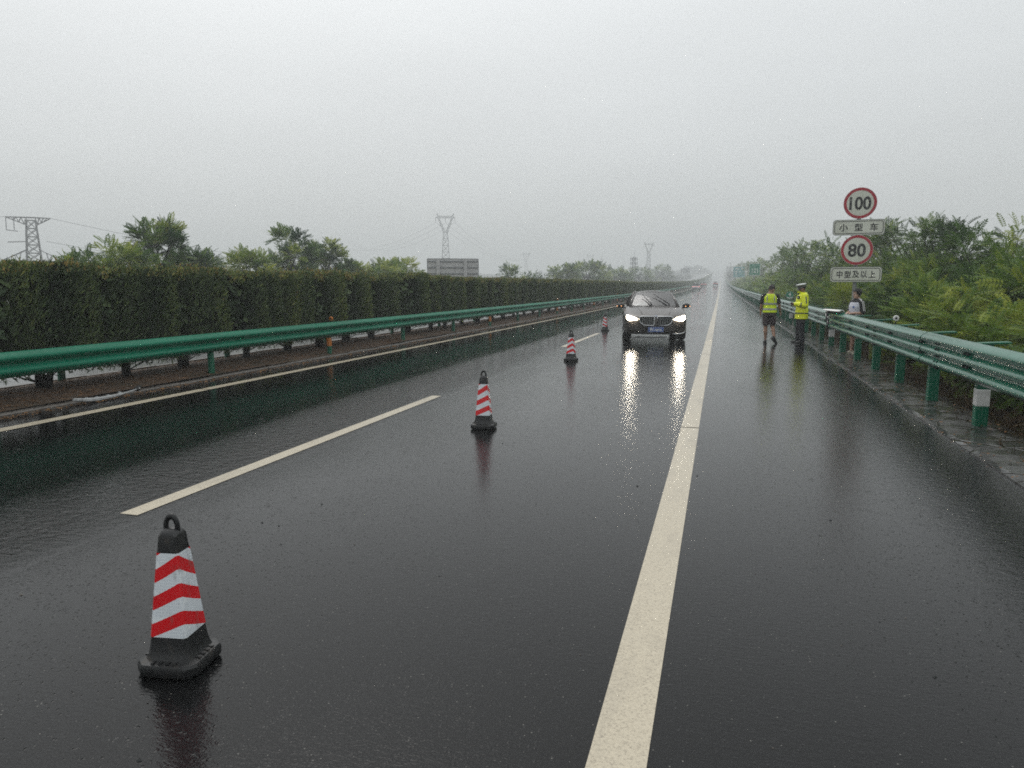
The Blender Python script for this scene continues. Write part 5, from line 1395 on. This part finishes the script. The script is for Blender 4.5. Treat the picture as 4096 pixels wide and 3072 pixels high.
# ------------------------------------------------------------------ signs
def disc_part(name, mat, parent, x, y, z, r, th, ry=1.0, n=48, r_in=0):
    mb = MB(); T = Matrix.Translation((x, y, z)) @ Matrix.Rotation(PI/2, 4, 'X')
    if r_in: mb.lathe([(r_in, 0), (r, 0), (r, th), (r_in, th), (r_in, 0)], n, 0, T, False, False)
    else: mb.lathe([(.0, 0), (r, 0), (r, th), (.0, th)], n, 0, T, False, False)
    return mb.build(name, mat, parent, 40)
def rrect(w_, h, r, n=6):
    P = []
    for cx, cz, a0 in ((w_/2-r, h/2-r, 0), (-w_/2+r, h/2-r, PI/2), (-w_/2+r, -h/2+r, PI), (w_/2-r, -h/2+r, 3*PI/2)):
        for i in range(n+1): a = a0 + PI/2*i/n; P.append((cx + r*math.cos(a), cz + r*math.sin(a)))
    return P
def plate_part(name, mat, parent, x, y, z, w_, h, r, th):
    mb = MB(); P = rrect(w_, h, r); mb.loft([[(x+a, y, z+b) for a, b in P], [(x+a, y-th, z+b) for a, b in P]], 0); return mb.build(name, mat, parent)
def frame_part(name, mat, parent, x, y, z, w_, h, r, t, th):
    mb = MB(); A, B = rrect(w_, h, r), rrect(w_-2*t, h-2*t, max(.005, r-t)); n = len(A)
    mb.loft([[(x+a, y, z+b) for a, b in A], [(x+a, y-th, z+b) for a, b in A], [(x+a, y-th, z+b) for a, b in B], [(x+a, y, z+b) for a, b in B], [(x+a, y, z+b) for a, b in A]], 0, False, False); return mb.build(name, mat, parent)
sg = empty('speed_sign', (3.78, 23, zr(23) - .3), R(-4), 'post with stacked speed limit discs 100 and 80 and two white Chinese plates', 'road sign')
mb = MB(); mb.lathe([(.057, -.2), (.057, 4.62)], 18, 0, Matrix.Translation((0, .09, 0))); mb.build('post', M['galv'], sg, 40)
def cracks(parent, x0, x1, z, hgt, seed, n):
    """flaked lettering: pale slivers where the black film has peeled"""
    rr = random.Random(seed); mb = MB()
    for i in range(n):
        x, zz = rr.uniform(x0, x1), z + rr.uniform(-hgt/2, hgt/2); a = rr.gauss(.15, .35) if rr.random() < .7 else rr.gauss(1.0, .3); l = rr.uniform(.03, .10); w_ = rr.uniform(.003, .007)
        d = Vector((math.cos(a), 0, math.sin(a)))*l/2; q = Vector((-math.sin(a), 0, math.cos(a)))*w_/2; c = Vector((x, -.0262, zz))
        mb.add([tuple(c - d), tuple(c - q), tuple(c + d), tuple(c + q)], [(0, 1, 2, 3)])
    return mb.build('peeled_film', M['signface'], parent, fixn=False)
for zc, r, s, xo, sd_ in ((4.30, .435, '100', .0, 1), (2.965, .425, '80', -.01, 2)):
    d = disc_part('speed_disc', M['signface'], sg, xo, 0, zc, r, .022); frame_ = disc_part('red_ring', M['signred'], d, xo, -.0005, zc, r, .024, 1, 48, r*.825)
    disc_part('back', M['galv'], d, xo, .012, zc, r*.96, .010)
    disc_part('rim', M['signwhite'], d, xo, .001, zc, r*1.018, .022, 1, 48, r*1.0005)
    tx = text_obj('lettering', s, .50 if s == '100' else .50, M['signblack'], d, (xo, -.0235, zc - .005), (PI/2, 0, 0), .013, .0018, .86 if s == '100' else .95)
    hw = (.30 if s == '100' else .27); cracks(tx, xo - hw, xo + hw, zc, .32, 10 + sd_, 34).matrix_parent_inverse = tx.matrix_basis.inverted()
    mb = MB(); mb.box((xo, .035, zc + .14), (.16, .05, .05)); mb.box((xo, .035, zc - .14), (.16, .05, .05)); mb.build('bracket', M['galv'], d)
for zc, s, gap_, bold in ((3.615, '小型车', .40, .004), (2.265, '中型及以上', .215, .004)):
    d = plate_part('text_plate', M['signface'], sg, 0, 0, zc, 1.36, .43, .085, .02); frame_part('black_border', M['signblack'], d, 0, -.0005, zc, 1.29, .365, .075, .018, .0225)
    frame_part('rim', M['galv'], d, 0, .003, zc, 1.375, .445, .092, .014, .026)
    mb = MB(); mb.box((0, .035, zc), (.16, .05, .05)); mb.build('bracket', M['galv'], d)
    for i, ch in enumerate(s): text_obj('lettering', ch, .235 if len(s) == 3 else .225, M['signblack'], d, ((i - (len(s)-1)/2)*gap_, -.0225, zc), (PI/2, 0, 0), bold, .0015, .98 if len(s) == 3 else .85)
# hundred-metre marker
s4 = empty('marker_sign', (3.16, 36.3, zr(36.3) - .06), 0, 'round green hundred metre marker with a white 4, on a stub behind the guardrail', 'marker')
mb = MB(); mb.lathe([(.025, -.1), (.025, 1.2)], 10, 0, Matrix.Translation((0, .03, 0))); mb.build('post', M['postgreen'], s4)
d = disc_part('disc', M['signgreen'], s4, 0, 0, 1.25, .17, .012); disc_part('rim', M['signwhite'], d, 0, .001, 1.25, .176, .012, 1, 40, .1705)
text_obj('lettering', '4', .24, M['signwhite'], d, (0, -.0135, 1.285), (PI/2, 0, 0), .006, .001)
mb = MB()
for k in range(9):
    a0, a1 = R(214) + R(112)*k/9, R(214) + R(112)*(k+1)/9; zc = 1.25 + .169*math.sin(R(214))
    mb.add([(.169*math.cos(a0), -.013, 1.25 + .169*math.sin(a0)), (.169*math.cos(a1), -.013, 1.25 + .169*math.sin(a1)), (.169*math.cos(a1), -.013, zc), (.169*math.cos(a0), -.013, zc)], [(0, 1, 2, 3)])
mb.build('white_segment', M['signwhite'], d, fixn=False)
mb = MB(); mb.box((-.03, -.0145, 1.122), (.018, .002, .022)); mb.box((0, -.0145, 1.120), (.020, .002, .018)); mb.box((.03, -.0145, 1.120), (.024, .002, .018)); mb.build('small_lettering', M['signgreen'], d)
# kilometre board half hidden by the trees
s5 = empty('milestone_board', (5.55, 132, zr(132)), 0, 'green milestone board with white digits, half hidden by the thicket', 'road sign')
plate_part('board', M['signgreen'], s5, 0, 0, 4.15, 1.9, 2.1, .1, .03); frame_part('rim', M['signwhite'], s5, 0, -.001, 4.15, 1.86, 2.06, .1, .06, .032)
text_obj('lettering', '121', 1.05, M['signwhite'], s5, (.05, -.034, 3.95), (PI/2, 0, 0), .012, .002, .85)
mb = MB(); mb.bar((0, .1, -1), (0, .1, 4.2), .16); mb.build('post', M['galv'], s5)
# teal direction sign farther on
s6 = empty('direction_sign', (5.6, 248, zr(248)), 0, 'teal direction sign with white blocks standing far off at the right roadside', 'road sign')
plate_part('board', M['signteal'], s6, 0, 0, 4.9, 3.6, 3.4, .12, .05); 
mb = MB()
for x, z, w_, h in ((-.75, 5.9, .5, .4), (-.15, 5.9, .45, .4), (.85, 5.95, .4, .5), (-.9, 5.0, .8, .35), (.3, 5.0, .5, .35), (-.9, 4.3, .5, .4)): mb.box((x, -.056, z), (w_, .01, h), 0, (0, R(8), 0))
mb.build('white_markings', M['signwhite'], s6)
mb = MB(); mb.bar((-1.2, .12, -1), (-1.2, .12, 5.5), .22); mb.bar((1.2, .12, -1), (1.2, .12, 5.5), .22); mb.build('posts', M['galv'], s6)
# back of the signboard beyond the other carriageway
s7 = empty('signboard', (-23.6, 61.6, -.4), R(22), 'grey back of a large signboard standing beyond the other carriageway', 'road sign')
b = plate_part('panel', M['signback'], s7, 0, .0, 2.95, 4.7, 3.2, .12, .04)
mb = MB()
for z in (1.55, 2.1, 2.65, 3.2, 3.75, 4.3): mb.box((0, -.085, z), (4.55, .09, .10))
mb.build('stiffeners', M['galv'], b)
frame_part('rim', M['galv'], b, 0, -.005, 2.95, 4.72, 3.22, .13, .05, .05)
for x in (-1.35, 1.15):
    mb = MB(); mb.box((x, -.24, 2.0), (.30, .2, 5.0)); mb.build('post', M['signback'], s7)
# far cantilever sign back
s8 = empty('cantilever_sign', (-23.4, 455, zr(455)), 0, 'far grey cantilever sign back beyond the other carriageway in the haze', 'road sign')
mb = MB(); mb.bar((-.4, 0, -1), (-.4, 0, 7.6), .4); mb.bar((-.4, 0, 7.2), (4.6, 0, 7.2), .28); mb.bar((-.4, 0, 5.6), (4.6, 0, 5.6), .28); mb.build('post', M['lattice'], s8)
mb = MB(); mb.box((2.7, .3, 6.4), (4.3, .1, 3.4)); mb.build('panel', M['galv'], s8)
# tall pole at the right roadside
pl = empty('utility_pole', (4.7, 400, zr(400)), 0, 'tall thin dark pole at the right roadside where the road vanishes', 'pole')
mb = MB(); mb.tube([(0, 0, -1), (0, 0, 10.6)], [.16, .11], 10); mb.build('shaft', M['lattice'], pl, True)
mb = MB(); mb.bar((-.8, 0, 10.1), (.2, 0, 10.1), .16); mb.box((-.6, 0, 10.0), (.3, .3, .5)); mb.build('arm', M['lattice'], pl)
# ------------------------------------------------------------------ towers and cables
def lat(mb, p0, p1, w0, w1, n, t, d0=None, d1=None, tb=None):
    """four-legged lattice between two square sections"""
    d0 = d0 or w0; d1 = d1 or w1; p0, p1 = Vector(p0), Vector(p1); tb = tb or t*.6
    def sec(f): 
        c = p0.lerp(p1, f); w_ = w0 + (w1-w0)*f; d = d0 + (d1-d0)*f
        return [c + Vector((sx*w_, sy*d, 0)) for sx, sy in ((-1, -1), (1, -1), (1, 1), (-1, 1))]
    prev = sec(0)
    for i in range(n):
        f = 1 - (1 - (i+1)/n)**1.0; cur = sec(f)
        for k in range(4):
            mb.bar(prev[k], cur[k], t); j = (k+1) % 4
            mb.bar(prev[k], cur[j], tb); mb.bar(prev[j], cur[k], tb); mb.bar(cur[k], cur[j], tb)
        prev = cur
def cup_tower(name, loc, rz, H, label, th=.20, sc=1.0):
    r = empty(name, loc, rz, label, 'pylon', 'power line pylons'); mb = MB(); W = H/44
    lat(mb, (0, 0, 0), (0, 0, H*.76), 3.3*W, 1.15*W, 9, th)
    for s in (-1, 1):
        lat(mb, (s*.7*W, 0, H*.76), (s*4.0*W, 0, H*.945), .55*W, .40*W, 4, th*.8); lat(mb, (s*3.9*W, 0, H*.955), (s*4.9*W, 0, H*1.0), .45*W, .1*W, 2, th*.7)
    mb.build('lattice_body', M['lattice'], r)
    mb = MB()
    for z, k in ((H*.945, 4.7*W), (H*.965, 4.2*W)):
        for y in (-.4*W, .4*W): mb.bar((-k, y, z), (k, y, z), th)
    for s in (-1, 1):
        for y in (-.4*W, .4*W): mb.bar((s*5.6*W, 0, H*.945), (s*4.1*W, y, H*.965), th); mb.bar((s*5.6*W, 0, H*.945), (s*4.1*W, y, H*.945), th)
    for i in range(-4, 4): mb.bar((i*W, -.4*W, H*.945), ((i+1)*W, .4*W, H*.965), th*.6)
    mb.build('cross_arm', M['lattice'], r)
    for x in (-5.5*W, 0, 5.5*W):
        m2 = MB(); m2.tube([(x, 0, H*.945), (x, 0, H*.945 - 2.6*W)], .13, 6); m2.build('insulator', M['lattice'], r)
    return r
cup_tower('pylon', (-157.7, 400, -1), R(20), 45.3, 'tall cup-headed lattice pylon above the signboard back', .24)
cup_tower('pylon', (-57.6, 597, 4), R(12), 33.5, 'hazy cup-headed pylon right of the antenna mast', .30)
cup_tower('pylon', (-221.7, 820, 2), R(15), 39.5, 'faint narrow pylon at the end of the sagging cables right of the signboard', .34)
cup_tower('pylon', (-148.5, 837, 6), R(15), 33, 'very faint far pylon over the middle of the hazy tree line', .30)
cup_tower('pylon', (-351, 605, -2), R(30), 49.5, 'faint pylon peeping out right of the dark pointed treetop', .32)
def strain_tower(loc, rz):
    r = empty('pylon', loc, rz, 'dark wide-armed lattice tower at the left picture edge', 'pylon', 'power line pylons'); mb = MB(); r.scale = (.81, .81, .81)
    lat(mb, (0, 0, 0), (0, 0, 21.6), 2.4, 1.15, 9, .24)
    mb.build('lattice_body', M['lattice'], r)
    mb = MB()
    for s, Lx in ((-1, 6.2), (1, 5.0)):
        for y in (-1.1, 1.1):
            mb.bar((s*1.1, y, 22.4), (s*Lx, 0, 22.4), .17); mb.bar((s*1.1, y, 20.2), (s*Lx, 0, 22.3), .17)
            for i in range(4):
                f, f2 = i/4, (i+.5)/4
                a = Vector((s*1.1, y, 22.4)).lerp(Vector((s*Lx, 0, 22.4)), f); b = Vector((s*1.1, y, 20.2)).lerp(Vector((s*Lx, 0, 22.3)), f2); mb.bar(a, b, .10); mb.bar(b, Vector((s*1.1, y, 22.4)).lerp(Vector((s*Lx, 0, 22.4)), (i+1)/4), .10)
            mb.bar((-1.1, y, 22.4), (1.1, y, 22.4), .17)
    mb.build('cross_arm', M['lattice'], r); mb = MB()
    for s, Lx in ((-1, 8.3), (1, 7.8)):
        for y in (-1.5, 1.5):
            mb.bar((s*1.5, y, 13.0), (s*Lx, 0, 9.6), .17); mb.bar((s*1.7, y, 9.8), (s*Lx, 0, 9.5), .17); mb.bar((s*4.5, y*.5, 11.4), (s*3.6, y*.6, 9.7), .10); mb.bar((s*3.2, y*.7, 12.1), (s*3.6, y*.6, 9.7), .10)
    mb.build('cross_arm', M['lattice'], r)
    for x in (-6.1, -4.2):
        m2 = MB(); m2.tube([(x, 0, 22.3), (x - .1, 0, 18.6)], .11, 6); m2.build('insulator', M['lattice'], r)
    m2 = MB(); m2.bar((-6.2, 0, 18.6), (-3.4, 0, 18.3), .16); m2.build('insulator', M['lattice'], r)
    m2 = MB(); m2.tube([(-1.2, 0, 15.4), (-6, -2, 15.0)], .13, 6); m2.build('insulator', M['lattice'], r)
strain_tower((-160, 135, -.1), R(45))
def antenna(loc, H, label):
    r = empty('antenna_mast', loc, 0, label, 'antenna mast'); mb = MB(); lat(mb, (0, 0, 0), (0, 0, H*.86), 1.0, .45, 11, .16); mb.bar((0, 0, H*.86), (0, 0, H), .12); mb.build('mast', M['lattice'], r)
    for z in (H*.80, H*.68, H*.56):
        mb = MB()
        for k in range(6):
            a = k*PI/3; mb.box((1.7*math.cos(a), 1.7*math.sin(a), z), (.35, .35, 1.7)); mb.bar((0, 0, z), (1.7*math.cos(a), 1.7*math.sin(a), z), .10)
        mb.build('antenna_ring', M['lattice'], r)
antenna((-43.9, 377.5, 1.2), 18.2, 'antenna mast with three rings of panels behind the hedge')
antenna((-127.3, 790, 6), 31, 'faint slim antenna mast left of the nearer mast, in the haze')
def cable(a, b, sag, label, rad=.06):
    a, b = Vector(a), Vector(b); mb = MB(); P = [a.lerp(b, i/24) - Vector((0, 0, 4*sag*(i/24)*(1 - i/24))) for i in range(25)]
    mb.tube([tuple(p) for p in P], rad, 5); tag(mb.build('power_cable', M['cable'], None, True), label, 'cable', 'overhead power cables')
ca, sa = math.cos(R(20)), math.sin(R(20))
for x, lab in ((-5.5, 'upper'), (0, 'middle'), (5.5, 'lower')):
    p = (-157.7 + x*ca, 400 + x*sa, 39.0); q = (-221.7 + x, 820, 34)
    cable(p, q, 9, '%s cable sagging right from the tall pylon towards the faint one' % lab, .07)
    cable((-158 + x*ca, 400 + x*sa, 39.0), (-351 + x*2, 605 + x*2, 42), 11, '%s cable running left from the tall pylon down behind the treetops' % lab, .07)
cable((-157, 138, 18), (-140, 300, 9), 3, 'highest cable leaving the wide-armed tower to the right', .045)
cable((-158, 137, 12.5), (-140, 300, 4), 3, 'lower cable leaving the wide-armed tower to the right', .045)
cable((-163, 132, 18.1), (-290, 40, 20), 3, 'cable leaving the wide-armed tower out of the left picture edge', .045)
